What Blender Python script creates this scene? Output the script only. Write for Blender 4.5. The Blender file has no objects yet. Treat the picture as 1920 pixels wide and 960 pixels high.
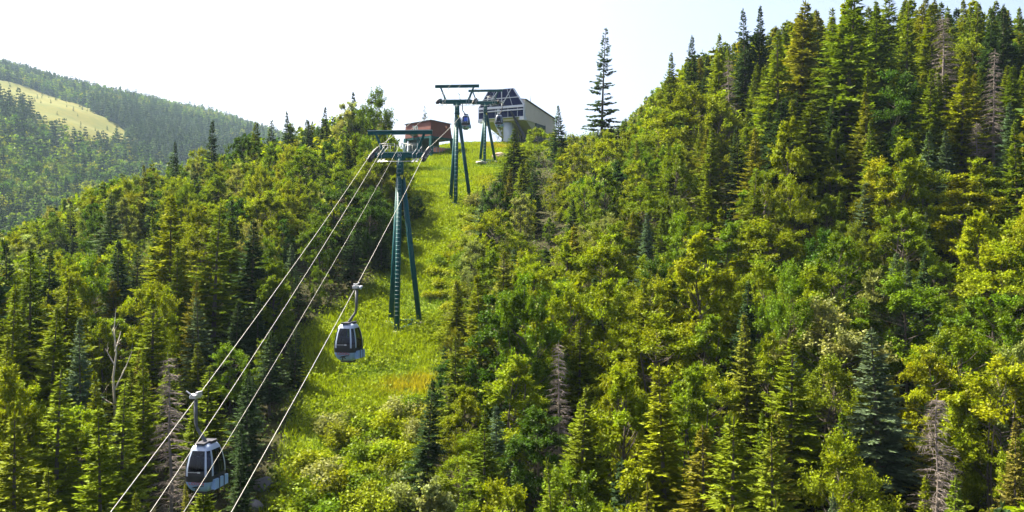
import bpy, math, random
import numpy as np
from mathutils import Vector, Matrix

# ------------------------------------------------------------------ camera, sky, sun, exposure
scene = bpy.context.scene
COL = scene.collection
F = 1663.0                                   # focal length in photograph pixels (1920 wide)
cam_d = bpy.data.cameras.new("camera")
cam_d.sensor_width = 36.0
cam_d.lens = 36.0 * F / 1920.0
cam_d.clip_start = 0.5
cam_d.clip_end = 6000.0
cam = bpy.data.objects.new("camera", cam_d)
cam.location = (0, 0, 0)
cam.rotation_euler = (math.radians(90), 0, 0)
COL.objects.link(cam)
scene.camera = cam

SUN_AZ = math.radians(-63)                   # from +Y (view axis), negative = to the left
SUN_EL = math.radians(52)
world = bpy.data.worlds.new("World")
scene.world = world
world.use_nodes = True
wn = world.node_tree.nodes
wl = world.node_tree.links
sky = wn.new("ShaderNodeTexSky")
sky.sky_type = 'NISHITA'
sky.sun_disc = False
sky.sun_elevation = SUN_EL
sky.sun_rotation = SUN_AZ
sky.altitude = 600
sky.air_density = 0.65
sky.dust_density = 10.0
sky.ozone_density = 1.0
wl.new(sky.outputs[0], wn["Background"].inputs[0])
wn["Background"].inputs[1].default_value = 0.089

sun_d = bpy.data.lights.new("sun", 'SUN')
sun_d.energy = 5.0
sun_d.angle = math.radians(0.55)
sun_d.color = (1.0, 0.91, 0.70)
sun = bpy.data.objects.new("sun", sun_d)
sdir = Vector((math.sin(SUN_AZ) * math.cos(SUN_EL), math.cos(SUN_AZ) * math.cos(SUN_EL), math.sin(SUN_EL)))
sun.rotation_euler = sdir.to_track_quat('Z', 'Y').to_euler()
COL.objects.link(sun)

vs = scene.view_settings
vs.view_transform = 'Standard'
vs.look = 'None'
vs.exposure = 2.2
vs.gamma = 1.0
vs.use_curve_mapping = False
scene.cycles.use_denoising = True
scene.cycles.use_adaptive_sampling = True
scene.cycles.adaptive_threshold = 0.015
scene.cycles.max_bounces = 4
scene.cycles.diffuse_bounces = 2
scene.cycles.glossy_bounces = 2
scene.cycles.transmission_bounces = 2
scene.cycles.volume_bounces = 0
scene.cycles.transparent_max_bounces = 4

random.seed(7)
RNG = np.random.default_rng(11)

# ------------------------------------------------------------------ helpers
def P(px, py, d):
    """point at distance d (along +Y) that the photograph shows at pixel px, py"""
    return ((px - 960) / F * d, d, (480 - py) / F * d)

def proj(x, y, z):
    return 960 + F * x / y, 480 - F * z / y

def interp(x, pts):
    return np.interp(x, [p[0] for p in pts], [p[1] for p in pts])

def link(o, parent=None):
    COL.objects.link(o)
    if parent is not None:
        o.parent = parent
    return o

def tag(o, label=None, category=None, group=None, kind=None):
    if label: o["label"] = label
    if category: o["category"] = category
    if group: o["group"] = group
    if kind: o["kind"] = kind
    return o

def empty(name, loc=(0, 0, 0), rz=0.0):
    o = bpy.data.objects.new(name, None)
    o.empty_display_size = 0.3
    o.location = loc
    o.rotation_euler = (0, 0, rz)
    return link(o)

def mesh_np(name, V, Fq, mat=None, tint=None, smooth=False):
    """V (n,3) array, Fq (m,k) int array, all faces with k corners"""
    V = np.asarray(V, dtype=np.float32); Fq = np.asarray(Fq, dtype=np.int32)
    me = bpy.data.meshes.new(name)
    m, k = Fq.shape
    me.vertices.add(len(V)); me.vertices.foreach_set("co", V.ravel())
    me.loops.add(m * k); me.loops.foreach_set("vertex_index", Fq.ravel())
    me.polygons.add(m)
    me.polygons.foreach_set("loop_start", np.arange(0, m * k, k, dtype=np.int32))
    me.polygons.foreach_set("loop_total", np.full(m, k, dtype=np.int32))
    if smooth:
        me.polygons.foreach_set("use_smooth", np.ones(m, dtype=bool))
    if tint is not None:
        a = me.attributes.new("tint", 'FLOAT_COLOR', 'POINT')
        t = np.ones((len(V), 4), dtype=np.float32); t[:, :3] = tint
        a.data.foreach_set("color", t.ravel())
    me.update(calc_edges=True)
    if mat: me.materials.append(mat)
    return me

class MB:
    """collects simple solids; build() links them as one mesh object"""
    def __init__(s): s.v = []; s.f = []; s.sm = []
    def add(s, vs_, fs, smooth=False):
        o = len(s.v); s.v += [tuple(v) for v in vs_]
        s.f += [tuple(i + o for i in f) for f in fs]; s.sm += [smooth] * len(fs)
        return s
    def box(s, c, size, rz=0.0, M=None):
        x, y, z = (k / 2 for k in size)
        vs_ = [Vector((a * x, b * y, e * z)) for e in (-1, 1) for b in (-1, 1) for a in (-1, 1)]
        if M is None: M = Matrix.Rotation(rz, 3, 'Z')
        vs_ = [M @ v + Vector(c) for v in vs_]
        return s.add(vs_, [(0, 2, 3, 1), (4, 5, 7, 6), (0, 1, 5, 4), (2, 6, 7, 3), (0, 4, 6, 2), (1, 3, 7, 5)])
    def bar(s, a, b, w, h=None, up=(0, 0, 1)):
        a = Vector(a); b = Vector(b); h = h or w
        d = (b - a); L = d.length; d.normalize(); up = Vector(up)
        if abs(d.dot(up)) > .98: up = Vector((0, 1, 0))
        r = d.cross(up).normalized(); u = r.cross(d)
        M = Matrix((r, d, u)).transposed()
        return s.box((a + b) / 2, (w, L, h), M=M)
    def tube(s, pts, rad, n=10, caps=True):
        pts = [Vector(p) for p in pts]
        rads = rad if isinstance(rad, (list, tuple)) else [rad] * len(pts)
        vs_ = []; fs = []
        for i, p in enumerate(pts):
            d = (pts[min(i + 1, len(pts) - 1)] - pts[max(i - 1, 0)]).normalized()
            up = Vector((0, 0, 1)) if abs(d.z) < .95 else Vector((0, 1, 0))
            r = d.cross(up).normalized(); u = r.cross(d)
            for k in range(n):
                a = 2 * math.pi * k / n
                vs_.append(p + (r * math.cos(a) + u * math.sin(a)) * rads[i])
        for i in range(len(pts) - 1):
            for k in range(n):
                fs.append((i * n + k, i * n + (k + 1) % n, (i + 1) * n + (k + 1) % n, (i + 1) * n + k))
        s.add(vs_, fs, True)
        if caps:
            o = len(s.v) - len(vs_)
            s.f.append(tuple(o + k for k in reversed(range(n)))); s.sm.append(False)
            e = o + (len(pts) - 1) * n
            s.f.append(tuple(e + k for k in range(n))); s.sm.append(False)
        return s
    def prism(s, poly, y0, y1):
        """polygon in xz extruded along y"""
        n = len(poly)
        vs_ = [(x, y0, z) for x, z in poly] + [(x, y1, z) for x, z in poly]
        fs = [tuple(range(n)), tuple(reversed(range(n, 2 * n)))]
        fs += [(i, i + n, (i + 1) % n + n, (i + 1) % n) for i in range(n)]
        return s.add(vs_, fs)
    def quad(s, a, b, c, d): return s.add([a, b, c, d], [(0, 1, 2, 3)])
    def mesh(s, name, mat):
        me = bpy.data.meshes.new(name)
        me.from_pydata([tuple(v) for v in s.v], [], s.f)
        me.polygons.foreach_set("use_smooth", s.sm)
        me.update()
        if mat: me.materials.append(mat)
        return me
    def build(s, name, mat, parent=None, bevel=0.0):
        o = bpy.data.objects.new(name, s.mesh(name, mat))
        if bevel:
            b = o.modifiers.new("bevel", 'BEVEL'); b.width = bevel; b.segments = 2; b.limit_method = 'ANGLE'
        return link(o, parent)

def newmat(name):
    m = bpy.data.materials.new(name); m.use_nodes = True
    nt = m.node_tree
    return m, nt.nodes, nt.links, nt.nodes["Principled BSDF"]

def paint(name, col, rough=.45, metal=0.0, var=.25, scale=1.5, spec=.5):
    """painted or plain surface with weathering in colour and roughness"""
    m, n, l, b = newmat(name)
    tc = n.new("ShaderNodeTexCoord")
    nz = n.new("ShaderNodeTexNoise"); nz.inputs["Scale"].default_value = scale; nz.inputs["Detail"].default_value = 6
    nz.inputs["Roughness"].default_value = .65
    l.new(tc.outputs["Object"], nz.inputs["Vector"])
    mx = n.new("ShaderNodeMix"); mx.data_type = 'RGBA'
    mx.inputs[6].default_value = tuple(c * (1 - var) for c in col) + (1,)
    mx.inputs[7].default_value = tuple(min(1, c * (1 + var)) for c in col) + (1,)
    l.new(nz.outputs[0], mx.inputs[0])
    l.new(mx.outputs[2], b.inputs["Base Color"])
    mr = n.new("ShaderNodeMapRange"); mr.inputs[3].default_value = rough * .75; mr.inputs[4].default_value = min(1, rough * 1.3)
    l.new(nz.outputs[0], mr.inputs[0]); l.new(mr.outputs[0], b.inputs["Roughness"])
    b.inputs["Metallic"].default_value = metal
    b.inputs["Specular IOR Level"].default_value = spec
    return m

def foliage(name, trans=.4, gloss=.06, rough=.45):
    """leaf material: object colour times the leaf's own tint, part of the light passes through"""
    m, n, l, b = newmat(name)
    oi = n.new("ShaderNodeObjectInfo")
    at = n.new("ShaderNodeAttribute"); at.attribute_name = "tint"
    mx = n.new("ShaderNodeMix"); mx.data_type = 'RGBA'; mx.blend_type = 'MULTIPLY'; mx.inputs[0].default_value = 1
    l.new(oi.outputs["Color"], mx.inputs[6]); l.new(at.outputs["Color"], mx.inputs[7])
    df = n.new("ShaderNodeBsdfDiffuse"); l.new(mx.outputs[2], df.inputs[0])
    tr = n.new("ShaderNodeBsdfTranslucent")
    m2 = n.new("ShaderNodeMix"); m2.data_type = 'RGBA'; m2.blend_type = 'MULTIPLY'; m2.inputs[0].default_value = 1
    m2.inputs[7].default_value = (1.15, 1.15, .45, 1)          # light through a leaf is yellower
    l.new(mx.outputs[2], m2.inputs[6]); l.new(m2.outputs[2], tr.inputs[0])
    ms = n.new("ShaderNodeMixShader"); ms.inputs[0].default_value = trans
    l.new(df.outputs[0], ms.inputs[1]); l.new(tr.outputs[0], ms.inputs[2])
    gl = n.new("ShaderNodeBsdfGlossy"); gl.inputs["Roughness"].default_value = rough; gl.inputs[0].default_value = (1, 1, 1, 1)
    m3 = n.new("ShaderNodeMixShader"); m3.inputs[0].default_value = gloss
    l.new(ms.outputs[0], m3.inputs[1]); l.new(gl.outputs[0], m3.inputs[2])
    l.new(m3.outputs[0], n["Material Output"].inputs[0])
    n.remove(b)
    return m

M_LEAF = foliage("broad leaves", .40, .006, .45)
M_NEEDLE = foliage("needles", .26, .006, .5)
M_GRASS = foliage("grass blades", .4, .006, .5)
M_BARK = paint("grey bark", (.085, .070, .058), .9, var=.5, scale=3, spec=.2)
M_BIRCH = paint("pale birch bark", (.5, .45, .38), .8, var=.35, scale=4, spec=.2)
M_DEAD = paint("dead wood", (.17, .145, .132), .9, var=.3, scale=3, spec=.1)
M_TEAL = paint("teal tower paint", (.003, .060, .066), .5, var=.35, scale=.9, spec=.2)
M_TEAL_PALE = paint("weathered teal edge", (.24, .34, .36), .5, var=.3)
M_GALV = paint("galvanised steel", (.45, .46, .48), .42, .6, var=.25, scale=3)
M_HANGER = paint("dull hanger steel", (.075, .08, .085), .5, .2, var=.2)
M_STEELPALE = paint("pale grating steel", (.6, .61, .64), .5, .2, var=.2)
M_DARK = paint("dark rubber and steel", (.022, .022, .035), .55, var=.4, scale=4)
M_ROPE = paint("steel wire rope", (.34, .33, .30), .6, .1, var=.15, scale=5)
M_WHITE = paint("white cabin shell", (.30, .36, .47), .3, var=.06)
M_PANEL = paint("panel with blue shade tone", (.20, .32, .54), .32, var=.08)  # blue of the shaded cabin sides is put into this colour
M_BLACK = paint("black rubber trim", (.012, .013, .017), .5, var=.3)
M_RED = paint("red lettering", (.42, .03, .03), .5, var=.1)
M_YELLOW = paint("yellow tag", (.55, .5, .04), .5, var=.1)
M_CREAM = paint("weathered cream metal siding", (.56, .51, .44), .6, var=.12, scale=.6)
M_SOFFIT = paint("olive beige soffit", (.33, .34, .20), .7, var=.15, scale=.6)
M_WFRAME = paint("white steel mullion", (.44, .47, .54), .45, var=.1)
M_PYLON = paint("pale blue grey concrete", (.45, .50, .58), .75, var=.15)
M_ROOFD = paint("dark roof edge", (.05, .05, .06), .6, var=.3)
M_DGREEN = paint("dark green metal", (.02, .05, .05), .55, var=.3)
M_SALMON = paint("salmon panel", (.62, .25, .17), .6, var=.12)
M_CONC = paint("weathered concrete", (.30, .28, .25), .85, var=.3, scale=1.2)

def rust_siding():
    m, n, l, b = newmat("red brown plank siding")
    tc = n.new("ShaderNodeTexCoord")
    nz = n.new("ShaderNodeTexNoise"); nz.inputs["Scale"].default_value = 2.5; nz.inputs["Detail"].default_value = 8
    mp = n.new("ShaderNodeMapping"); mp.inputs["Scale"].default_value = (6, 6, .5)
    l.new(tc.outputs["Object"], mp.inputs[0]); l.new(mp.outputs[0], nz.inputs["Vector"])
    cr = n.new("ShaderNodeValToRGB")
    cr.color_ramp.elements[0].position = .3; cr.color_ramp.elements[0].color = (.085, .026, .025, 1)
    cr.color_ramp.elements[1].position = .72; cr.color_ramp.elements[1].color = (.21, .066, .054, 1)
    l.new(nz.outputs[0], cr.inputs[0]); l.new(cr.outputs[0], b.inputs["Base Color"])
    b.inputs["Roughness"].default_value = .8
    return m
M_RUST = rust_siding()

def glass(name, col, rough=.06):
    m, n, l, b = newmat(name)
    b.inputs["Base Color"].default_value = col + (1,)
    b.inputs["Roughness"].default_value = rough
    b.inputs["Specular IOR Level"].default_value = .8
    b.inputs["Coat Weight"].default_value = .4
    b.inputs["Coat Roughness"].default_value = .03
    return m
M_GLASS = glass("dark blue tinted window", (.012, .022, .06))
def see_through():
    m, n, l, b = newmat("tinted see-through cabin glazing")
    n.remove(b)
    tr = n.new("ShaderNodeBsdfTransparent"); tr.inputs[0].default_value = (.12, .20, .46, 1)
    gl = n.new("ShaderNodeBsdfGlossy"); gl.inputs["Roughness"].default_value = .04
    fr = n.new("ShaderNodeFresnel"); fr.inputs[0].default_value = 1.5
    mx = n.new("ShaderNodeMixShader")
    l.new(fr.outputs[0], mx.inputs[0]); l.new(tr.outputs[0], mx.inputs[1]); l.new(gl.outputs[0], mx.inputs[2])
    l.new(mx.outputs[0], n["Material Output"].inputs[0])
    return m
M_CLEAR = see_through()
M_STGLASS = glass("station glazing", (.007, .012, .055), .35)
M_STGLASS.node_tree.nodes["Principled BSDF"].inputs["Specular IOR Level"].default_value = .06
M_STGLASS.node_tree.nodes["Principled BSDF"].inputs["Coat Weight"].default_value = 0

# ------------------------------------------------------------------ terrain
G_PTS = [(-200, -78), (-60, -62), (0, -36), (30, -23.2), (50, -14.2), (60, -10.6), (68, -8.0), (75, -5.6), (90, 0.2), (110, 6.5),
         (125, 10.4), (143, 14.8), (152, 17.6), (163, 20.6), (178, 21.6), (200, 18), (260, 2), (360, -45), (500, -90), (2000, -140)]
FS = 1.55                                    # how much farther the mountain behind lies
def xc(y): return -9.47 + .0762 * (y - 75)

_NT = {}
def vnoise(x, y, f, seed):
    """smooth value noise on arrays"""
    r = _NT.get(seed)
    if r is None: r = _NT[seed] = np.random.default_rng(seed).random((64, 64))
    u = x * f + 17.3; v = y * f + 5.1
    i = np.floor(u).astype(int); j = np.floor(v).astype(int)
    a = u - i; b = v - j; a = a * a * (3 - 2 * a); b = b * b * (3 - 2 * b)
    g = lambda p, q: r[p % 64, q % 64]
    return (g(i, j) * (1 - a) + g(i + 1, j) * a) * (1 - b) + (g(i, j + 1) * (1 - a) + g(i + 1, j + 1) * a) * b - .5

def softplus(t, k): return k * np.logaddexp(0, t / k)

def height(x, y):
    x = np.asarray(x, float); y = np.asarray(y, float)
    s = x - xc(y)
    base = interp(y, G_PTS)
    slope = interp(y, [(0, .0), (45, .02), (60, .10), (80, .26), (110, .27), (150, .22), (200, .1)])
    right = slope * (softplus(s - 8, 2) - softplus(s - 50, 5)) - .12 * softplus(s - 70, 8)
    left = -.35 * softplus(-s - 26, 4) * interp(y, [(20, .15), (45, .35), (70, .75), (100, 1)])
    left = left - .22 * (softplus(-s - 7, 1.5) - softplus(-s - 20, 2)) * interp(y, [(118, 0), (130, 1), (180, 1), (200, .3)])
    left = np.maximum(left, -60)
    near = base + right + left
    amp = interp(np.hypot(x, y - 80), [(0, 1), (120, 1.3), (400, 6), (2000, 10)])
    near = near + amp * (vnoise(x, y, .06, 3) * 1.0 + vnoise(x, y, .22, 4) * .35)
    far = -67 * FS + .147 * y - .26 * np.clip(x, -900 * FS, 400 * FS)
    far = far - .75 * softplus(y - 900 * FS, 25 * FS) + 20 * vnoise(x, y, .008 / FS, 8) + 9 * vnoise(x, y, .03 / FS, 9)
    far = np.where(y < 150, far - (150 - y) * .6, far)
    far = np.minimum(far, 260 * FS)
    k = 5.0
    return k * np.logaddexp(near / k, far / k)

def hz(x, y): return float(height(np.array([x]), np.array([y]))[0])

def clear_mask(x, y):
    """1 where the lift line is kept free of trees"""
    s = x - xc(y)
    lo = interp(y, [(30, -1.5), (50, -2.3), (58, -3.6), (68, -6.0), (74, -8.2), (79, -5.5), (84, -4.0), (104, -4.0), (112, -6), (124, -11), (150, -15), (180, -18), (192, -8)])
    hi = interp(y, [(30, 4.5), (50, 5.0), (58, 4.6), (68, 4.2), (76, 4.0), (90, 3.0), (105, 2.4), (118, 2.4), (135, 3.2), (146, 7), (155, 11), (180, 12), (192, 6)])
    e = np.minimum(s - lo, hi - s)
    e = np.where((y > 194) | (y < 20), -5, e)
    return np.clip(e / 1.6 + .5, 0, 1)

def build_ground():
    def axis(segs):
        out = []
        for a, b, st in segs:
            out.append(np.arange(a, b, st))
        return np.unique(np.concatenate(out))
    xs = axis([(-2200, -260, 20), (-260, -90, 5), (-90, 90, 1.5), (90, 200, 5), (200, 1201, 25)])
    ys = axis([(-300, 0, 15), (0, 30, 3), (30, 200, 1.5), (200, 300, 4), (300, 1500, 14), (1500, 2401, 40)])
    X, Y = np.meshgrid(xs, ys)
    Z = height(X, Y)
    V = np.stack([X, Y, Z], -1).reshape(-1, 3)
    nx, ny = len(xs), len(ys)
    i = np.arange(nx * ny).reshape(ny, nx)
    Fq = np.stack([i[:-1, :-1], i[:-1, 1:], i[1:, 1:], i[1:, :-1]], -1).reshape(-1, 4)
    c = clear_mask(V[:, 0], V[:, 1])[:, None]
    floor = np.where(V[:, 1:2] > 200, np.array([[.035, .055, .016]]), np.array([[.026, .026, .012]])); grass = np.array([[.08, .12, .008]])
    n1 = vnoise(V[:, 0], V[:, 1], .35, 21)[:, None]
    tint = (floor * (1 - c) + grass * c) * (1 + .8 * n1)
    m, n, l, b = newmat("hillside soil and grass")
    at = n.new("ShaderNodeAttribute"); at.attribute_name = "tint"
    tc = n.new("ShaderNodeTexCoord")
    nz = n.new("ShaderNodeTexNoise"); nz.inputs["Scale"].default_value = 1.4; nz.inputs["Detail"].default_value = 9; nz.inputs["Roughness"].default_value = .7
    l.new(tc.outputs["Object"], nz.inputs["Vector"])
    cr = n.new("ShaderNodeValToRGB")
    cr.color_ramp.elements[0].position = .3; cr.color_ramp.elements[0].color = (.45, .45, .4, 1)
    cr.color_ramp.elements[1].position = .7; cr.color_ramp.elements[1].color = (1.5, 1.45, 1.2, 1)
    l.new(nz.outputs[0], cr.inputs[0])
    mx = n.new("ShaderNodeMix"); mx.data_type = 'RGBA'; mx.blend_type = 'MULTIPLY'; mx.inputs[0].default_value = 1
    l.new(at.outputs["Color"], mx.inputs[6]); l.new(cr.outputs[0], mx.inputs[7])
    l.new(mx.outputs[2], b.inputs["Base Color"])
    b.inputs["Roughness"].default_value = .95; b.inputs["Specular IOR Level"].default_value = .1
    bp = n.new("ShaderNodeBump"); bp.inputs["Strength"].default_value = .7; bp.inputs["Distance"].default_value = .15
    l.new(nz.outputs[0], bp.inputs["Height"]); l.new(bp.outputs[0], b.inputs["Normal"])
    me = mesh_np("ground", V, Fq, m, tint, smooth=True)
    o = bpy.data.objects.new("ground", me); link(o)
    tag(o, kind="structure", label="forested hillside ground with grassy lift line")
    return o
build_ground()

# far ski run: the pale strip across the mountain behind
def ray_far(px, py):
    d = 67 * FS / (.147 - .26 * (px - 960) / F - (480 - py) / F)
    for _ in range(25):
        x = (px - 960) / F * d
        err = hz(x, d) - (480 - py) / F * d
        d += -err / (.30) * .35 if abs(err) > .05 else 0
        d = min(max(d, 300 * FS), 895 * FS)
    return (px - 960) / F * d, d
RUN_UP = [(-260, 96), (-160, 118), (-80, 133), (0, 152), (60, 168), (130, 188), (180, 214), (225, 240), (262, 262)]
RUN_LO = [(-260, 122), (-160, 146), (-80, 166), (0, 192), (36, 212), (70, 233), (105, 256), (150, 274), (200, 286)]
run_u = [ray_far(*p) for p in RUN_UP]; run_l = [ray_far(*p) for p in RUN_LO]
def build_run():
    NU, NV = 90, 26
    V = []
    for i in range(NU + 1):
        t = i / NU * (len(run_u) - 1); k = min(int(t), len(run_u) - 2); f = t - k
        a = np.array(run_u[k]) * (1 - f) + np.array(run_u[k + 1]) * f
        b = np.array(run_l[k]) * (1 - f) + np.array(run_l[k + 1]) * f
        for j in range(NV + 1):
            p = a * (1 - j / NV) + b * (j / NV)
            V.append((p[0], p[1], 0))
    V = np.array(V); V[:, 2] = height(V[:, 0], V[:, 1]) + .7
    i = np.arange((NU + 1) * (NV + 1)).reshape(NU + 1, NV + 1)
    Fq = np.stack([i[:-1, :-1], i[:-1, 1:], i[1:, 1:], i[1:, :-1]], -1).reshape(-1, 4)
    m, n, l, b = newmat("dry mown grass of the ski run")
    tc = n.new("ShaderNodeTexCoord")
    nz = n.new("ShaderNodeTexNoise"); nz.inputs["Scale"].default_value = .045; nz.inputs["Detail"].default_value = 12; nz.inputs["Roughness"].default_value = .8
    l.new(tc.outputs["Object"], nz.inputs["Vector"])
    cr = n.new("ShaderNodeValToRGB")
    e = cr.color_ramp.elements
    e[0].position = .3; e[0].color = (.055, .075, .008, 1)
    e[1].position = .62; e[1].color = (.115, .105, .012, 1)
    x = e.new(.78); x.color = (.17, .13, .04, 1)
    l.new(nz.outputs[0], cr.inputs[0]); l.new(cr.outputs[0], b.inputs["Base Color"])
    b.inputs["Roughness"].default_value = .95; b.inputs["Specular IOR Level"].default_value = .1
    o = bpy.data.objects.new("ski_run_path", mesh_np("ski_run_path", V, Fq, m, smooth=True)); link(o)
    tag(o, "pale dry-grass ski run crossing the hazy far mountain", None, kind="structure")
build_run()
RUN_POLY = np.array(run_u + run_l[::-1])
def in_poly(px, py, poly):
    inside = np.zeros(np.shape(px), bool); n = len(poly); j = n - 1
    for i in range(n):
        xi, yi = poly[i]; xj, yj = poly[j]
        c = ((yi > py) != (yj > py)) & (px < (xj - xi) * (py - yi) / (yj - yi + 1e-12) + xi)
        inside ^= c; j = i
    return inside

# ------------------------------------------------------------------ ropes
LINE_RZ = -math.atan(.0762)                 # heading of the lift line
ROPE_Z = [(-60, -44), (0, -23.4), (33, -9.5), (75, 8.98), (110, 19.5), (143, 25.1), (166, 27.2)]
COMM_Z = [(-60, -43), (0, -22.2), (33, -9.45), (75, 10.38), (110, 21.3), (143, 26.6), (166, 27.6)]
def rope_z(y, pts=ROPE_Z, sag=.35):
    z = interp(y, pts)
    for (a, _), (b, _) in zip(pts[2:], pts[3:]):
        if a < y < b:
            u = (y - a) / (b - a); z -= sag * 4 * u * (1 - u) * ((b - a) / 42) ** 2
    return float(z)
GAUGE = 2.25

# ------------------------------------------------------------------ lift towers
def text_obj(name, body, size, mat, parent, loc, rot, extrude=.004, sx=1.0):
    c = bpy.data.curves.new(name, 'FONT'); c.body = body; c.size = size; c.extrude = extrude
    c.align_x = 'CENTER'; c.align_y = 'CENTER'
    c.materials.append(mat)
    f = bpy.data.objects.new(name + "_outline", c)
    me = bpy.data.meshes.new_from_object(f); me.name = name
    if not me.materials: me.materials.append(mat)
    bpy.data.objects.remove(f); bpy.data.curves.remove(c)
    o = bpy.data.objects.new(name, me); o.location = loc; o.rotation_euler = rot; o.scale = (sx, 1, 1)
    return link(o, parent)

def lift_tower(y, zb, arm_z, label, slope_lo, slope_hi, number=None, detail=True):
    x = xc(y)
    root = empty("lift_tower", (x, y, zb), LINE_RZ)
    tag(root, label, "lift tower", "teal gondola lift towers")
    h = arm_z - zb
    top = h - 2.4
    feet = [(-.95, .6), (0.0, -1.4), (1.65, .45)]
    fz = []
    for fx, fy in feet:
        wx = x + fx * math.cos(LINE_RZ) - fy * math.sin(LINE_RZ); wy = y + fx * math.sin(LINE_RZ) + fy * math.cos(LINE_RZ)
        fz.append(hz(wx, wy) - zb)
    # legs
    for (fx, fy), z0 in zip(feet, fz):
        k = .13
        MB().tube([(fx, fy, z0 - .5), (fx * (.5 + k / 2), fy * (.5 + k / 2), (z0 + top) / 2), (fx * k, fy * k, top + .5)], [.225, .225, .215], 14).build("leg", M_TEAL, root)
    # ground beams between the feet
    for a, b in ((0, 1), (1, 2), (2, 0)):
        MB().tube([(feet[a][0], feet[a][1], fz[a] + .12), (feet[b][0], feet[b][1], fz[b] + .12)], .14, 8).build("base_beam", M_TEAL, root)
    for (fx, fy), z0 in zip(feet, fz):
        MB().tube([(fx, fy, z0 - .6), (fx, fy, z0 + .1)], .42, 14).build("concrete_footing", M_CONC, root)
    m = MB().tube([(0, 0, top - .4), (0, 0, h - .1)], .30, 16)
    m.tube([(0, 0, top - .25), (0, 0, top - .1)], .36, 16); m.tube([(0, 0, top + .9), (0, 0, top + 1.05)], .345, 16)
    mast = m.build("mast", M_TEAL, root)
    MB().box((.2, -.335, top + .55), (.22, .03, .34)).build("warning_plate", M_YELLOW, mast)
    # ladder on the front leg
    fx, fy = feet[1]; z0 = fz[1]
    def lad(z):
        u = (z - z0) / (top - z0); u = min(max(u, 0), 1)
        q = 1 - u * .87
        return Vector((fx * q, fy * q - .30, z))
    lm = MB()
    for sx in (-.19, .19):
        lm.tube([lad(z0 + 1.2) + Vector((sx, 0, 0)), lad(top) + Vector((sx, -.05, 0)), Vector((sx, -.36, h - .2))], .022, 6)
    ladder = lm.build("ladder", M_TEAL, root)
    zz = z0 + 1.4; rm = MB().tube([(-.19, 0, 0), (.19, 0, 0)], .020, 6).mesh("rung", M_TEAL_PALE)
    while zz < h - .3:
        p = lad(zz) if zz < top else Vector((0, -.36, zz))
        o = bpy.data.objects.new("rung", rm); o.location = p; link(o, ladder)
        zz += .34 if detail else .5
    # cross arm
    a = MB().box((0, 0, h), (4.15, .46, .44))
    for sx in (-1, 1):
        a.box((sx * 2.02, 0, h + .04), (.30, .6, .30))
    a.box((0, 0, h - .28), (.9, .5, .24))
    arm = a.build("cross_arm", M_TEAL, root, bevel=.02)
    MB().box((0, -.02, h + .25), (3.4, .44, .06)).build("arm_walkway", M_TEAL_PALE, root)
    if number:
        pl = MB().box((0, -.25, h - .01), (.66, .03, .36)).build("number_plate", M_TEAL, arm)
        text_obj("number", number, .34, M_STEELPALE, arm, (0, -.275, h - .01), (math.radians(90), 0, 0), sx=1.2)
    # lifting frame
    bt = h + 1.92
    lf = MB().box((0, 0, bt), (5.5, .26, .30)).build("lifting_beam", M_TEAL, root, bevel=.01)
    MB().box((0, 0, bt + .18), (5.5, .40, .06)).build("beam_flange", M_TEAL_PALE, lf)
    for sx in (-1, 1):
        for sy in (-1, 1):
            MB().bar((sx * 2.05, sy * .06, bt - .1), (sx * 1.38, sy * .30, h + .15), .15, .15).build("lifting_strut", M_TEAL, root)
        MB().bar((sx * 1.1, 0, bt - .1), (sx * 1.1, 0, bt - .42), .05, .10).build("rope_hook", M_GALV, root)
        # railing of the arm walkway
        for q in (-.55, .55):
            r = MB()
            for zz_ in (.95,):
                r.tube([(sx * .35, q, h + zz_), (sx * 1.6, q, h + zz_)], .012, 5)
            for xx in (.35, .95, 1.6):
                r.tube([(sx * xx, q, h + .1), (sx * xx, q, h + .95)], .012, 5)
            r.build("walkway_railing", M_GALV, root)
    MB().tube([(.35, -.1, h + .2), (.35, -.1, h + .95)], .03, 6).box((.35, -.1, h + .98), (.42, .2, .09)).build("anemometer_post", M_GALV, root)
    MB().tube([(-2.3, -.9, h - .55), (0, -1.0, h - .62), (2.3, -.9, h - .55)], .028, 5).build("guy_rail", M_GALV, root)
    # sheave trains
    ang_lo, ang_hi = math.atan(slope_lo), math.atan(slope_hi)
    n = 8
    for sx in (-1, 1):
        tr = MB()
        wp = []
        for i in range(n):
            q = (i - (n - 1) / 2) * .44
            t = (i + .5) / n
            sl = slope_lo * (1 - t) + slope_hi * t
            # integrate the slope so that the wheels follow the rope's break
            zq = (slope_lo + slope_hi) / 2 * q - (slope_lo - slope_hi) * q * q / (2 * n * .44)
            wp.append((q, zq))
        xx = sx * GAUGE
        for (q0, z0_), (q1, z1_) in zip(wp, wp[1:]):
            tr.bar((xx + .14, q0, h + .06 + z0_), (xx + .14, q1, h + .06 + z1_), .06, .30)
            tr.bar((xx - .14, q0, h + .06 + z0_), (xx - .14, q1, h + .06 + z1_), .06, .30)
        tr.box((xx, 0, h + .02), (.3, .5, .22))
        train = tr.build("sheave_train", M_DARK, root)
        wm = MB().tube([(-.075, 0, 0), (.075, 0, 0)], .26, 16).tube([(-.2, 0, 0), (.2, 0, 0)], .07, 8).mesh("sheave", M_DARK)
        for q, zq in wp:
            o = bpy.data.objects.new("sheave", wm); o.location = (xx, q, h + .16 + zq); link(o, train)
        # maintenance catwalk with rail beside the train
        c = MB()
        sl = (slope_lo + slope_hi) / 2
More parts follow.
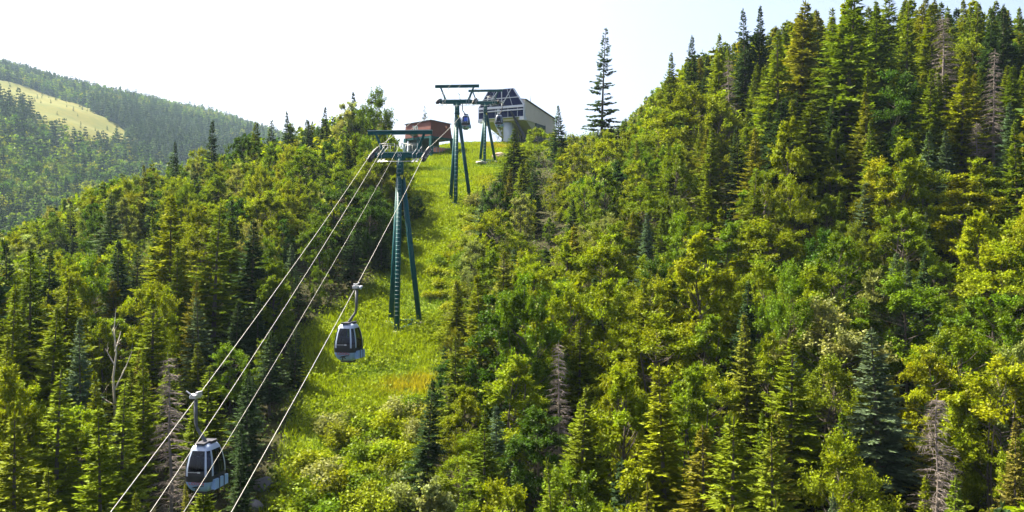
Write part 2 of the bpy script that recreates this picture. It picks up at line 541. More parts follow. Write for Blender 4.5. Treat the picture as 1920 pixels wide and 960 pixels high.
        for side in (-1, 1):
            cx = xx + side * .62 if side * sx < 0 else xx - sx * .95
            c.bar((cx, -1.3, h - .22 - 1.3 * sl), (cx, 1.3, h - .22 + 1.3 * sl), .16, .05)
            c.bar((cx, -1.3, h + .42 - 1.3 * sl), (cx, 1.3, h + .42 + 1.3 * sl), .025, .025)
            for q in (-1.3, 0, 1.3):
                c.bar((cx, q, h - .22 + q * sl), (cx, q, h + .42 + q * sl), .025, .025)
        c.build("catwalk", M_GALV, root)
        # rope catcher arms
        for q, zq in wp[::2]:
            MB().bar((xx, q, h + zq), (xx + sx * .32, q, h + .28 + zq), .05, .05).build("rope_catcher", M_GALV, root)
    return root

T1 = lift_tower(75, -5.6, 8.5, "nearest teal tripod lift tower standing on the bright grass clearing", .44, .30, "20")
T2 = lift_tower(110, 6.5, 19.1, "middle teal lift tower, its head against the white sky", .30, .17, detail=False)
T3 = lift_tower(143, 14.8, 24.7, "farthest and shortest teal lift tower in front of the glazed station", .17, .09, detail=False)

def rope(name, s, pts, r, label, cat, group, sag=.35, y0=-40, y1=165):
    ys = np.concatenate([np.arange(y0, 30, 10), np.arange(30, y1, 2.5), [y1]])
    P_ = []
    for y in ys:
        P_.append((xc(y) + s * math.cos(LINE_RZ), y, rope_z(y, pts, sag)))
    o = MB().tube(P_, r, 6).build(name, M_ROPE)
    tag(o, label, cat, group)
rope("haul_rope", -GAUGE, ROPE_Z, .0155, "outer haul rope over the left sheaves, carrying the descending cabin", "rope", "ropes of the lift line")
rope("haul_rope", GAUGE, ROPE_Z, .0155, "outer haul rope over the right sheaves, carrying the cabin above the grass", "rope", "ropes of the lift line")
rope("signal_cable", -.72, COMM_Z, .013, "inner cable strung from the lifting beams, nearer the left haul rope", "cable", "ropes of the lift line")
rope("signal_cable", .52, COMM_Z, .0095, "thin inner cable strung from the lifting beams, nearer the right haul rope", "cable", "ropes of the lift line")

# ------------------------------------------------------------------ gondola cabins
HX = [(0, .36), (.06, .46), (.18, .55), (.42, .635), (.8, .675), (1.15, .655), (1.6, .575), (1.92, .475), (2.06, .39), (2.12, .27)]
def chx(z): return float(interp(z, HX))
def chy(z): return chx(z) * 1.28
NS = 5.0
def csurf(face, u, z, off=0.0):
    """point on the cabin shell; face in front, back, right, left; u in -1..1"""
    a, b = chx(z), chy(z); u = u * .985
    w = (1 - abs(u) ** NS) ** (1 / NS)
    if face == 'front': return (u * (a + off), -(b * w + off), z)
    if face == 'back': return (u * (a + off), b * w + off, z)
    if face == 'right': return (a * w + off, u * (b + off), z)
    return (-(a * w + off), u * (b + off), z)
def cpatch(mb, face, u0, u1, z0, z1, off, nu=8, nz=6, corner=.0):
    vs_ = []; fs = []
    for j in range(nz + 1):
        z = z0 + (z1 - z0) * j / nz
        for i in range(nu + 1):
            u = u0 + (u1 - u0) * i / nu
            # slightly rounded corners
            e = min(j, nz - j) / nz
            if e < .17 and corner: 
                mid = (u0 + u1) / 2; u = mid + (u - mid) * (1 - corner * (1 - e / .17))
            vs_.append(csurf(face, u, z, off))
    for j in range(nz):
        for i in range(nu):
            a = j * (nu + 1) + i
            q = (a, a + 1, a + nu + 2, a + nu + 1)
            fs.append(q if face in ('front', 'right') else q[::-1])
    if face in ('back',): fs = [f for f in fs]
    mb.add(vs_, fs, True)
    return mb

def make_cabin():
    root = empty("gondola_cabin")
    Z0 = -4.18                                  # cabin floor below the grip
    body = empty("tmp")
    # shell: pillars, sills and roof as lofted bands so that the windows are real openings
    def ring(z, n=48, off=0.0):
        out = []
        for k in range(n):
            t = 2 * math.pi * k / n; c, s_ = math.cos(t), math.sin(t)
            out.append((math.copysign(abs(c) ** (2 / NS), c) * (chx(z) + off), math.copysign(abs(s_) ** (2 / NS), s_) * (chy(z) + off), z))
        return out
    def loft(mb, zs, off=0.0, cap0=False, cap1=False):
        n = 48; vs_ = []; fs = []
        for z in zs: vs_ += ring(z, n, off)
        for j in range(len(zs) - 1):
            for k in range(n):
                fs.append((j * n + k, j * n + (k + 1) % n, (j + 1) * n + (k + 1) % n, (j + 1) * n + k))
        if cap0: fs.append(tuple(reversed(range(n))))
        if cap1: fs.append(tuple((len(zs) - 1) * n + k for k in range(n)))
        mb.add(vs_, fs, True)
    parts = []
    def part(name, mb, mat, parent=root):
        for i, v in enumerate(mb.v): mb.v[i] = (v[0], v[1], v[2] + Z0)
        o = mb.build(name, mat, parent); parts.append(o); return o
    m = MB(); loft(m, [0, .06, .18, .3, .42, .52], cap0=True)
    shell = part("lower_shell", m, M_PANEL)
    m = MB(); loft(m, [.50, .58, .68, .76], off=.012)
    part("bumper_band", m, M_BLACK)
    m = MB(); loft(m, [1.86, 1.94, 2.0, 2.06, 2.12], cap1=True)
    roof = part("roof", m, M_WHITE)
    # pillars between windows
    for face, us in (('front', ((-1, -.965), (.965, 1))), ('back', ((-1, -.965), (.965, 1))),
                     ('right', ((-1, -.97), (-.018, .018), (.97, 1))), ('left', ((-1, -.97), (-.018, .018), (.97, 1)))):
        for u0, u1 in us:
            m = MB(); cpatch(m, face, u0, u1, .72, 1.86, .004, 3, 8)
            part("pillar", m, M_BLACK if abs(u0) < .1 else M_WHITE)
    for face in ('front', 'back'):
        m = MB(); cpatch(m, face, -.975, .975, .74, 1.88, -.006, 12, 8)
        part("window", m, M_CLEAR)
        m = MB(); cpatch(m, face, -.97, .97, .74, .98, .0, 12, 2)
        part("lower_window_strip", m, M_BLACK)
        m = MB(); cpatch(m, face, -.6, .15, .93, .955, .012, 4, 1); cpatch(m, face, .1, .3, .91, .975, .012, 2, 1)
        part("latch_bar", m, M_GALV)
    for face in ('right', 'left'):
        for u0, u1 in ((-.98, -.01), (.01, .98)):
            m = MB(); cpatch(m, face, u0, u1, .74, 1.84, -.02, 6, 8)
            part("side_window", m, M_CLEAR)
        m = MB(); sgn = 1 if face == 'right' else -1
        if face == 'left': continue
        for q in (-.30, 0.04, .38):
            m.box((sgn * (chx(.5) + .02), q * 1.25, .36), (.20, .36, .44))
        part("ski_rack", m, M_PANEL)
        for q in (-.135, .21):
            m = MB().box((sgn * (chx(.5) + .03), q * 1.25, .38), (.22, .05, .52))
            part("rack_divider", m, M_BLACK)
    m = MB(); m.box((-.0, .42, .62), (1.0, .36, .08)).box((0, .62, .95), (1.0, .07, .6)).box((0, -.42, .62), (1.0, .36, .08))
    part("bench", m, M_BLACK)
    m = MB(); loft(m, [.5, .53], off=-.02, cap1=True)
    part("cabin_floor", m, M_BLACK)
    # roof gear
    m = MB(); m.box((0, 0, 2.15), (.34, 1.15, .06)); m.box((-.2, 0, 2.14), (.05, 1.25, .08)); m.box((.2, 0, 2.14), (.05, 1.25, .08))
    m.box((.3, .1, 2.16), (.16, .5, .12))
    part("roof_rail", m, M_DARK)
    m = MB(); m.box((0, 0, -.03), (.6, 1.0, .08)).tube([(.1, -.45, -.09), (.35, .2, -.09)], .03, 5)
    part("step", m, M_DARK)
    # emblem and lettering on the front panel
    zt = .40
    def fr(u, z): return csurf('front', u, z, .012)
    tilt = math.atan2(chy(.5) - chy(.25), .25)
    p = fr(0, .455)
    t = text_obj("lettering", "LOON", .19, M_RED, root, (0, p[1] - .012, .43 + Z0), (math.radians(90) + tilt, 0, 0), sx=1.35); parts.append(t)
    bird = [(-.26, .25), (-.10, .31), (.02, .33), (.10, .35), (.26, .36), (.27, .335), (.12, .31), (.06, .285), (.02, .26), (.10, .20), (.07, .17), (-.02, .22),
            (-.09, .14), (-.16, .09), (-.19, .11), (-.12, .19), (-.09, .255), (-.17, .235)]
    vs_ = []
    for (u, z) in bird:
        q = fr(u / .50, .24 + (z - .24) * 1.15 - .03); vs_.append((q[0], q[1] - .004, q[2]))
    m = MB(); m.add(vs_, [tuple(range(len(bird)))])
    part("bird_emblem", m, M_BLACK)
    # hanger and grip (grip at the origin); cabin hangs inward, towards -x
    root["inward"] = 0
    bpy.data.objects.remove(body)
    return root, parts

cabin_proto, cabin_parts = make_cabin()
def hanger(root, inward):
    dx = -inward * .48        # grip sits outside the cabin's middle
    m = MB().tube([(dx, 0, -.12), (dx, 0, -.9), (dx * .98, 0, -1.2), (dx * .85, 0, -1.45), (dx * .45, 0, -1.72), (dx * .1, 0, -1.95), (0, 0, -2.08)],
                  [.085, .085, .08, .075, .075, .08, .10], 10)
    h = m.build("hanger_arm", M_HANGER, root)
    g = MB().box((dx, .0, .03), (.30, .62, .16)).box((dx + .10 * inward, .1, .16), (.12, .42, .14)).tube([(dx - .3 * inward, .2, .05), (dx + .2 * inward, .2, .05)], .06, 8)
    g.bar((dx, -.3, .1), (dx - .3 * inward, -.3, .3), .06, .06)
    g.build("grip", M_GALV, root, bevel=.015)
    MB().tube([(dx - .28 * inward, .0, -.02), (dx - .16 * inward, 0, -.02)], .09, 10).build("guide_roller", M_WHITE, root)
def place_cabin(y, side, label, first=False, rz=0):
    """side -1: left rope, +1: right rope; cabin hangs towards the middle of the line"""
    inward = -side
    x = xc(y) + side * GAUGE + inward * .40
    if first: root = cabin_proto
    else:
        root = cabin_proto.copy(); link(root)
        for p in cabin_parts:
            c = p.copy(); c.parent = root; COL.objects.link(c)
    root.location = (x, y, rope_z(y) + .02)
    root.rotation_euler = (0, 0, LINE_RZ + rz)
    del_keys = [k for k in root.keys() if k == "inward"]
    for k in del_keys: del root[k]
    tag(root, label, "gondola cabin", "gondola cabins on the lift")
    hanger(root, inward)
place_cabin(51.2, 1, "gondola cabin with dark windows hanging above the bright grass clearing", True, rz=-.10)
place_cabin(40.4, -1, "lowest and largest gondola cabin, hanging before the dark spruces", rz=-.08)
place_cabin(132.5, -1, "small gondola cabin against white sky beside the middle tower's mast")
place_cabin(147, 1, "small gondola cabin entering the glazed station, in front of its soffit")

# ------------------------------------------------------------------ top station
def station():
    d = 163.0
    cx = (939 - 960) / F * d
    zb = hz(cx, d) - .2
    root = empty("summit_station", (cx, d, 20.6), math.radians(-25))
    tag(root, "cream lift station with dark glazed angular front on the hilltop", "lift station")
    k = 1.07
    A = [(-4.35 * k, 4.75), (4.35 * k, 4.75), (4.35 * k, 6.9), (2.35 * k, 10.1), (-2.35 * k, 10.1), (-4.35 * k, 6.9)]
    # hall behind
    hall = MB()
    w = 4.3 * k
    hall.add([(-w, .6, 4.3), (w, .6, 4.3), (w, .6, 7.9), (0, .6, 8.5), (-w, .6, 7.9), (-w, 15, 4.3), (w, 15, 4.3), (w, 15, 6.3), (0, 15, 6.9), (-w, 15, 6.3)],
             [(0, 1, 2, 3, 4), (9, 8, 7, 6, 5), (0, 5, 6, 1), (1, 6, 7, 2), (2, 7, 8, 3), (3, 8, 9, 4), (4, 9, 5, 0)])
    hall.build("hall_wall", M_CREAM, root)
    rf = MB(); w = 4.5 * k
    rf.add([(w, .75, 7.93), (0, .75, 8.56), (-w, .75, 7.93), (w, 15.3, 6.30), (0, 15.3, 6.93), (-w, 15.3, 6.30), (w, .75, 8.07), (0, .75, 8.70), (-w, .75, 8.07), (w, 15.3, 6.44), (0, 15.3, 7.07), (-w, 15.3, 6.44)],
           [(0, 1, 4, 3), (1, 2, 5, 4), (6, 9, 10, 7), (7, 10, 11, 8), (0, 3, 9, 6), (2, 8, 11, 5), (0, 6, 7, 1), (1, 7, 8, 2), (3, 4, 10, 9), (4, 5, 11, 10)])
    rf.build("hall_roof", M_ROOFD, root)
    # standing seams on the visible right hand wall
    for i in range(22):
        y = 1.2 + i * .62
        zt_ = 7.85 - (y - .6) * 1.6 / 14.4; MB().box((4.3 * k + .02, y, (zt_ + 4.35) / 2), (.05, .06, zt_ - 4.35)).build("wall_seam", M_CREAM, root)
    # glazed facade: panes between mullions
    fac = MB(); fac.prism(A, 0, .6); fac.build("facade_frame", M_WFRAME, root)
    def pane(poly):
        m = MB(); m.add([(x * k, -.03, z) for x, z in poly], [tuple(range(len(poly)))])
        m.add([(x * k, -.005, z) for x, z in poly], [tuple(reversed(range(len(poly))))]); m.build("pane", M_STGLASS, root)
    g = .11
    # upper trapezoid rows
    def xl(z): return 4.35 - (z - 6.9) / 3.2 * 2.0 - .12
    for z0, z1 in ((6.95, 8.3), (8.45, 9.98)):
        cuts = [-1, -.5, 0.05, .52, 1]
        for a, b in zip(cuts, cuts[1:]):
            pane([(a * xl(z0) + g / 2, z0), (b * xl(z0) - g / 2, z0), (b * xl(z1) - g / 2, z1), (a * xl(z1) + g / 2, z1)])
    for a, b in zip([-4.22, -3.3, -1.0, -.2, 1.4, 3.2], [-3.38, -1.1, -.75, 1.3, 3.1, 4.22]):
        pane([(a, 6.2), (b, 6.2), (b, 6.45), (a, 6.45)])
        pane([(a, 4.85), (b, 4.85), (b, 5.95), (a, 5.95)])
    for (x0, z0), (x1, z1) in (((0.2, 7.0), (2.0, 10.0)), ((-.4, 10), (-1.6, 8.35)), ((.2, 6.9), (.2, 10.0)), ((-3.4, 8.37), (3.4, 8.37)), ((-1.8, 7.0), (-2.6, 8.3))):
        MB().bar((x0 * k, -.07, z0), (x1 * k, -.07, z1), .13, .07, up=(0, 1, 0)).build("brace", M_WFRAME, root)
    MB().box((0, -.08, 6.08), (8.3 * k, .12, .2)).build("transom", M_WFRAME, root)
    MB().box((0, -.08, 6.6), (8.3 * k, .12, .22)).build("transom", M_WFRAME, root)
    # lower corner boxes
    for sx in (-1, 1):
        MB().box((sx * 3.95 * k, .5, 4.45), (.9, 1.2, .6)).build("corner_box", M_WFRAME, root)
    # soffit sloping back to the rear wall
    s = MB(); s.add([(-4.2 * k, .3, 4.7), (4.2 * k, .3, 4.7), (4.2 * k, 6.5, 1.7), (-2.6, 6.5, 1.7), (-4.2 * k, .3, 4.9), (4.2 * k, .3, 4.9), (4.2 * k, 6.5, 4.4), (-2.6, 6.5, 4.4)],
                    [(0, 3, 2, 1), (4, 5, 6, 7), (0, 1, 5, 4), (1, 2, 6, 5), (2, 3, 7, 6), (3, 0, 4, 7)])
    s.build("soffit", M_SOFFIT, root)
    MB().box((-.3, 9.5, 1.0), (5.6, 5.5, 4.5)).build("machine_room", M_DGREEN, root)
    MB().box((3.3, 8.6, 2.6), (2.7, 6, 3.4)).build("side_block", M_DGREEN, root)
    MB().box((2.8 * k, 12.6, 1.6), (3.6, 5.0, 6.0)).build("rear_wall", M_CREAM, root)
    MB().tube([(.55, 2.2, -2.0), (.55, 2.2, 4.2)], 1.0, 20).build("pylon", M_PYLON, root)
    # stair with white stringers on the left, dark conveyor stair on the right
    st = MB(); st.bar((-1.9, .9, 4.6), (-.4, .8, 1.6), .12, .2); st.bar((-2.0, 1.7, 4.6), (-.5, 1.6, 1.6), .12, .2)
    stair = st.build("stair_stringer", M_WFRAME, root)
    for i in range(9):
        t = i / 8
        MB().box((-1.95 + 1.5 * t, 1.27, 4.5 - 2.9 * t), (.3, .8, .05)).build("step", M_WFRAME, stair)
    r = MB()
    for a, b in (((-2.4, .8, 1.9), (.0, .8, 2.5)), ((-1.2, .8, .7), (-.2, .8, 2.7)), ((-1.5, .8, 1.6), (-.1, .8, .5)), ((-2.2, .8, 2.4), (-.6, .8, 1.2))):
        r.bar(a, b, .09, .09)
    r.build("bracing", M_WFRAME, root)
    c = MB(); c.bar((2.2, -.1, 5.6), (4.6, 1.2, .3), .55, .3); c.bar((2.1, -.3, 5.9), (4.8, 1.0, .6), .06, .4)
    c.build("ramp", M_DARK, root)
    for i in range(5):
        MB().bar((2.2 + i * .55, 1.2, 2.6 - i * .45), (2.3 + i * .6, 1.2, -.3), .14, .14).build("post", M_DARK, root)
    MB().tube([(2.0, 9, 8.2), (2.0, 9, 10.2)], .05, 6).build("vent_pipe", M_DARK, root)
    MB().tube([(-.6, .4, 10.0), (-.6, .4, 12.6)], .02, 5).build("antenna", M_GALV, root)
    return root
station()

def red_hut():
    d = 150.0
    x = (808 - 960) / F * d
    root = empty("raised_hut", (x, d, 17.3), math.radians(-40))
    tag(root, "raised red-brown plank hut on teal posts left of the middle tower", "hut")
    # nearest corner at the origin; left face runs along -x', right face along +y'
    z0, z1 = 3.05, 5.65
    b = MB()
    lo = [(-6.4, 0), (0, 0), (0, 5.2), (-6.4, 5.2)]
    hi = [(-6.2, .15), (-.12, .12), (-.12, 4.75), (-6.2, 4.75)]
    b.add([(p[0], p[1], z0) for p in lo] + [(p[0], p[1], z1 - (.0 if i == 1 else .15)) for i, p in enumerate(hi)],
          [(3, 2, 1, 0), (4, 5, 6, 7), (0, 1, 5, 4), (1, 2, 6, 5), (2, 3, 7, 6), (3, 0, 4, 7)])
    b.build("upper_wall", M_RUST, root)
    # planks standing proud on both visible faces
    pm = MB().box((0, 0, 0), (.26, .03, 2.42)).mesh("plank", M_RUST)
    for i in range(20):
        o = bpy.data.objects.new("plank", pm); o.location = (-.3 - i * .31, .045, 4.32); o.rotation_euler = (-.055, 0, 0); link(o, root)
    for i in range(15):
        o = bpy.data.objects.new("plank", pm); o.location = (-.035, .3 + i * .31, 4.32); o.rotation_euler = (0, -.045, math.radians(90)); link(o, root)
    r = MB(); r.add([(-6.45, -.1, 5.52), (.1, -.1, 5.68), (.1, 5.0, 5.52), (-6.45, 5.0, 5.5), (-6.45, -.1, 5.62), (.1, -.1, 5.78), (.1, 5.0, 5.62), (-6.45, 5.0, 5.6)],
                    [(3, 2, 1, 0), (4, 5, 6, 7), (0, 1, 5, 4), (1, 2, 6, 5), (2, 3, 7, 6), (3, 0, 4, 7)])
    r.build("roof", M_ROOFD, root)
    text_obj("number", "20", 1.35, M_TEAL_PALE, root, (-3.9, .0, 4.6), (math.radians(87), 0, 0), .008)
    MB().box((-3.9, -.45, 3.55), (1.5, .9, .06), M=Matrix.Rotation(-.35, 3, 'X')).build("awning", M_WFRAME, root)
    MB().tube([(-.02, 3.6, 4.9), (.12, 3.6, 4.9)], .22, 12).build("wall_lamp", M_SALMON, root)
    for px_, py_, dx, dy in ((0, 0, .1, -.1), (0, 5.0, .35, .35), (-6.2, 0, -.2, -.2), (-6.2, 5.0, -.2, .2), (-3.1, .1, 0, -.1)):
        MB().bar((px_, py_, 3.05), (px_ + dx, py_ + dy, -1.2), .55, .42).build("post", M_TEAL, root)
    MB().box((-3.1, 2.5, 2.86), (6.3, 5.1, .34)).build("floor_frame", M_TEAL, root)
    MB().box((-3.1, 2.5, .25), (6.2, 5.0, .3)).build("lower_deck", M_DGREEN, root)
    MB().box((-.2, 2.5, -.6), (.12, 4.6, 1.4)).build("skirt", M_DGREEN, root)
    MB().box((-4.4, 2.6, 1.6), (3.2, 4.4, 2.5)).build("engine_housing", M_DGREEN, root)
    MB().box((-.6, 2.9, .8), (1.0, 2.9, .85)).build("parapet", M_SALMON, root)
    r = MB()
    for i in range(6): r.bar((-.05, .6 + i * .75, .3), (-.05, .6 + i * .75, 1.3), .06, .06)
    r.bar((-.05, .4, 1.3), (-.05, 4.8, 1.3), .06, .06)
    r.build("railing", M_TEAL_PALE, root)
red_hut()

# ------------------------------------------------------------------ vegetation: shapes
def rhombi(base, dirn, length, width, nrm, tint):
    """one narrow leaf face per row: base point, direction, length, width, rough normal"""
    dirn = dirn / np.linalg.norm(dirn, axis=1, keepdims=True)
    side = np.cross(dirn, nrm); side /= np.linalg.norm(side, axis=1, keepdims=True) + 1e-9
    L = length[:, None]; W = width[:, None]
    a = base; c = base + dirn * L
    up = np.cross(side, dirn)
    mid = base + dirn * L * .45 - up * L * .06
    V = np.stack([a, mid + side * W / 2, c, mid - side * W / 2], 1).reshape(-1, 3)
    n = len(base)
    Fq = np.arange(n * 4).reshape(n, 4)
    T = np.repeat(tint, 4, axis=0)
    return V, Fq, T

def rnd_unit(r, n):
    v = r.normal(size=(n, 3)); return v / np.linalg.norm(v, axis=1, keepdims=True)

def tube_np(pts, rads, n=5):
    pts = np.asarray(pts, float); rads = np.asarray(rads, float)
    d = np.gradient(pts, axis=0); d /= np.linalg.norm(d, axis=1, keepdims=True) + 1e-9
    ref = np.where(np.abs(d[:, 2:3]) > .9, np.array([[0, 1., 0]]), np.array([[0, 0, 1.]]))
    a = np.cross(d, ref); a /= np.linalg.norm(a, axis=1, keepdims=True); b = np.cross(a, d)
    t = np.arange(n) * 2 * np.pi / n
    V = (pts[:, None] + (a[:, None] * np.cos(t)[None, :, None] + b[:, None] * np.sin(t)[None, :, None]) * rads[:, None, None]).reshape(-1, 3)
    k = len(pts); i = np.arange(k * n).reshape(k, n); j = np.roll(i, -1, 1)
    Fq = np.stack([i[:-1], j[:-1], j[1:], i[1:]], -1).reshape(-1, 4)
    return V, Fq

class Acc:
    def __init__(s): s.V = []; s.F = []; s.T = []; s.n = 0
    def add(s, V, Fq, T=None):
        s.V.append(V); s.F.append(Fq + s.n); s.n += len(V)
        s.T.append(T if T is not None else np.ones((len(V), 3)))
    def out(s): return np.concatenate(s.V), np.concatenate(s.F), np.concatenate(s.T)

def spruce_shape(seed, H=12.0, R=2.0, z0=.10, step=.17, whorl=.36, nb=6, wid=.10, sparse=0.0, power=.85, tw=1.0):
    r = np.random.default_rng(seed)
    fo = Acc(); wo = Acc()
    lean = r.normal(size=2) * .15
    def axis(z): return np.array([lean[0] * (z / H) ** 2, lean[1] * (z / H) ** 2, z])
    zs = np.linspace(-.6, H, 9)
    wo.add(*tube_np([axis(max(z, 0)) if z >= 0 else np.array([0, 0, z]) for z in zs], np.interp(zs, [-.6, 0, H], [.2, .17, .015]) * H / 12, 7))
    # dead twigs on the bare stem
    for _ in range(26):
        z = r.uniform(.03, z0 + .10) * H; az = r.uniform(0, 6.28); L = r.uniform(.3, 1.0)
        p = axis(z); q = p + np.array([math.cos(az) * L, math.sin(az) * L, r.uniform(-.35, .1)])
        wo.add(*tube_np([p, q], [.018, .004], 3))
    z = z0 * H
    while z < H * .985:
        t = (z - z0 * H) / (H * (1 - z0))
        n = nb if t < .8 else max(3, nb - 2)
        a0 = r.uniform(0, 6.28)
        for k in range(n):
            if r.random() < sparse: continue
            az = a0 + k * 6.283 / n + r.uniform(-.35, .35)
            L = R * (1 - t) ** power * (r.uniform(.50, 1.0) if r.random() < .75 else r.uniform(1.0, 1.25)) + .07
            if t < .14: L *= .55 + .45 * t / .14
            el = math.radians(np.interp(t, [0, .35, .8, 1], [-14, 2, 28, 55]) + r.uniform(-8, 8))
            hd = np.array([math.cos(az), math.sin(az), 0.])
            sd = np.array([-math.sin(az), math.cos(az), 0.])
            m = max(3, int(L / step))
            u = (np.arange(m) + r.uniform(.2, .8, m)) / m
            u = .12 + .88 * u
            b0 = axis(z + r.uniform(-.1, .1))
            rad = L * u * math.cos(el)
            zz = L * (math.sin(el) * u - .16 * u ** 2 + .10 * u ** 3)
            base = b0 + hd * rad[:, None] + np.array([0, 0, 1.]) * zz[:, None]
            bt = r.uniform(.78, 1.2)
            for side in (-1, 1, 0):
                if side == 0:
                    dr = hd * 1.0 + sd * r.uniform(-.3, .3, m)[:, None] + np.array([0, 0, 1.]) * (r.uniform(-.15, .35, m))[:, None]
                    ln = r.uniform(.22, .36, m) * tw * min(1.0, .45 + .45 * L)
                else:
                    dr = hd * r.uniform(.5, .95, m)[:, None] + side * sd * r.uniform(.6, 1, m)[:, None] + np.array([0, 0, 1.]) * r.uniform(-.30, .18, m)[:, None]
                    ln = (.20 + .50 * (1 - u)) * min(1.0, .35 + L * .45) * r.uniform(.7, 1.25, m) * tw
                nr = np.array([0, 0, 1.]) + r.normal(size=(m, 3)) * .55
                tint = np.clip(bt * r.uniform(.75, 1.2, (m, 1)) + np.where(u[:, None] > .75, .22, 0), .3, 2) * np.array([[1, 1, 1.]])
                tint = tint * np.array([[1 + .0, 1., 1.]])
                fo.add(*rhombi(base, dr, ln, np.full(m, wid) * r.uniform(.8, 1.5, m) * (.6 + ln), nr, tint))
            if L > .8 and t < .5 and tw <= 1.3:
                wo.add(*tube_np([b0, b0 + hd * L * .55 * math.cos(el) + np.array([0, 0, L * (math.sin(el) * .55 - .05)])], [.022, .006], 3))
        z += whorl * r.uniform(.75, 1.25) * (1 if t < .7 else .75)
    # leader
    tp = axis(H)
    fo.add(*rhombi(np.repeat(tp[None] - [[0, 0, .45]], 5, 0), np.array([[0, 0, 1.]] * 5) + r.normal(size=(5, 3)) * .16, np.full(5, .55), np.full(5, .07), rnd_unit(r, 5), np.ones((5, 3))))
    return fo.out(), wo.out()

def broad_shape(seed, H=9.0, R=2.5, base=.26, nclus=46, leaves=230, leaf=.20, crad=.75, egg=1.0, stems=1, top=1.0):
    r = np.random.default_rng(seed)
    fo = Acc(); wo = Acc()
    zc = H * (base + (1 - base) * .46); rz = H * (1 - base) * .52
    cs = []
    tries = 0
    while len(cs) < nclus and tries < 4000:
        tries += 1
        v = rnd_unit(r, 1)[0]
        q = r.uniform(.35, 1.0) ** .55
        zz = v[2] * q
        rr = R * (1.0 - min(.8, .42 * egg) * max(0, zz) ** 1.1 - .10 * max(0, -zz))
        c = np.array([v[0] * q * rr, v[1] * q * rr, zc + zz * rz * (.92 + .12 * (zz > .5)) - (.06 * H if zz < 0 else 0)])
        lob = 1 + .16 * math.sin(3 * math.atan2(c[1], c[0]) + seed) + .14 * math.sin(2 * c[2] + 2 * math.atan2(c[1], c[0]) + 1.7 * seed)
        c[:2] *= lob
        if any(np.linalg.norm((c - o) * [1, 1, .9]) < crad * .62 for o in cs): continue
        cs.append(c)
    # trunk and limbs
    for s in range(stems):
        off = r.normal(size=2) * (.25 if stems > 1 else 0)
        zs = np.linspace(-.5, zc + rz * .5, 7)
        cur = r.normal(size=2) * .22
        pts = np.array([[off[0] * (1 + .6 * max(0, z) / H) + cur[0] * math.sin(z * .5), off[1] * (1 + .6 * max(0, z) / H) + cur[1] * math.sin(z * .4 + 1), z] for z in zs])
        wo.add(*tube_np(pts, np.interp(zs, [-.5, 0, H], [.13, .105, .012]) * H / 9 / (stems ** .4), 7))
    for c in cs:
        z0 = max(H * base * .6, c[2] - r.uniform(.7, 1.6)); f = z0 / H
        p = np.array([0, 0, z0]); mid = (p + c) / 2 + np.array([0, 0, -.15])
        wo.add(*tube_np([p, mid, c], [.030, .018, .006], 4))
    for c in cs:
        n = int(leaves * r.uniform(.7, 1.3))
        rad = crad * r.uniform(.75, 1.45)
        out0 = (c - [0, 0, zc - .25 * rz]) / (np.linalg.norm(c - [0, 0, zc - .25 * rz]) + .1)
        ns = 9                                     # leafy shoots that fan out and up from the branch end
        sd_ = rnd_unit(r, ns) * .85 + out0 * .75 + np.array([[0, 0, .45]])
        sd_ /= np.linalg.norm(sd_, axis=1, keepdims=True)
        sl_ = rad * r.uniform(.55, 1.35, ns)
        st_ = r.uniform(.72, 1.25, ns)
        k = r.integers(0, ns, n)
        u = r.uniform(.05, 1, n) ** .8
        spread = (.27 * (1 - .55 * u) + .05)[:, None] * crad / .72
        pos = c - out0 * rad * .25 + sd_[k] * (u * sl_[k])[:, None] + rnd_unit(r, n) * spread * r.uniform(.3, 1, (n, 1))
        pos[:, 2] -= .10 * u * u * sl_[k]
        nr = sd_[k] * .35 + np.array([[0, 0, .9]]) + r.normal(size=(n, 3)) * .65
        dr = sd_[k] * .5 + rnd_unit(r, n) + np.array([[0, 0, -.3]])
        ct = r.uniform(.85, 1.15)
        warm = r.uniform(.93, 1.08)
        tint = ct * (st_[k] * r.uniform(.75, 1.25, n))[:, None] * np.array([[warm, 1, 1 / warm]])
        ln = leaf * r.uniform(.7, 1.35, n)
        fo.add(*rhombi(pos, dr, ln, ln * r.uniform(.55, .85, n), nr, tint))
    return fo.out(), wo.out()

def dead_shape(seed, H=9.0, R=1.3):
    r = np.random.default_rng(seed)
    wo = Acc(); br = Acc()
    zs = np.linspace(-.6, H, 8)
    wo.add(*tube_np([(0.05 * math.sin(z), .05 * math.cos(z * 1.3), z) for z in zs], np.interp(zs, [-.6, 0, H], [.16, .13, .012]), 6))
    z = .12 * H
    while z < .98 * H:
        t = z / H
        for k in range(5):
            az = r.uniform(0, 6.28); L = R * (1 - t) ** .7 * r.uniform(.5, 1.1) + .12
            hd = np.array([math.cos(az), math.sin(az), 0])
            p = np.array([0, 0, z + r.uniform(-.08, .08)])
            pts = [p, p + hd * L * .5 + [0, 0, .02 * L], p + hd * L + [0, 0, -.12 * L]]
            br.add(*tube_np(pts, [.022, .014, .004], 3))
            for q in range(int(5 + L * 9)):
                u = r.uniform(.2, 1); b = p + hd * L * u + [0, 0, -.1 * L * u * u]
                e = b + (hd * .6 + np.array([-hd[1], hd[0], 0]) * r.choice([-1, 1]) * r.uniform(.5, 1) + [0, 0, r.uniform(-.7, .1)]) * r.uniform(.12, .42)
                br.add(*tube_np([b, e], [.010, .003], 3))
        z += r.uniform(.16, .3)
    return br.out(), wo.out()

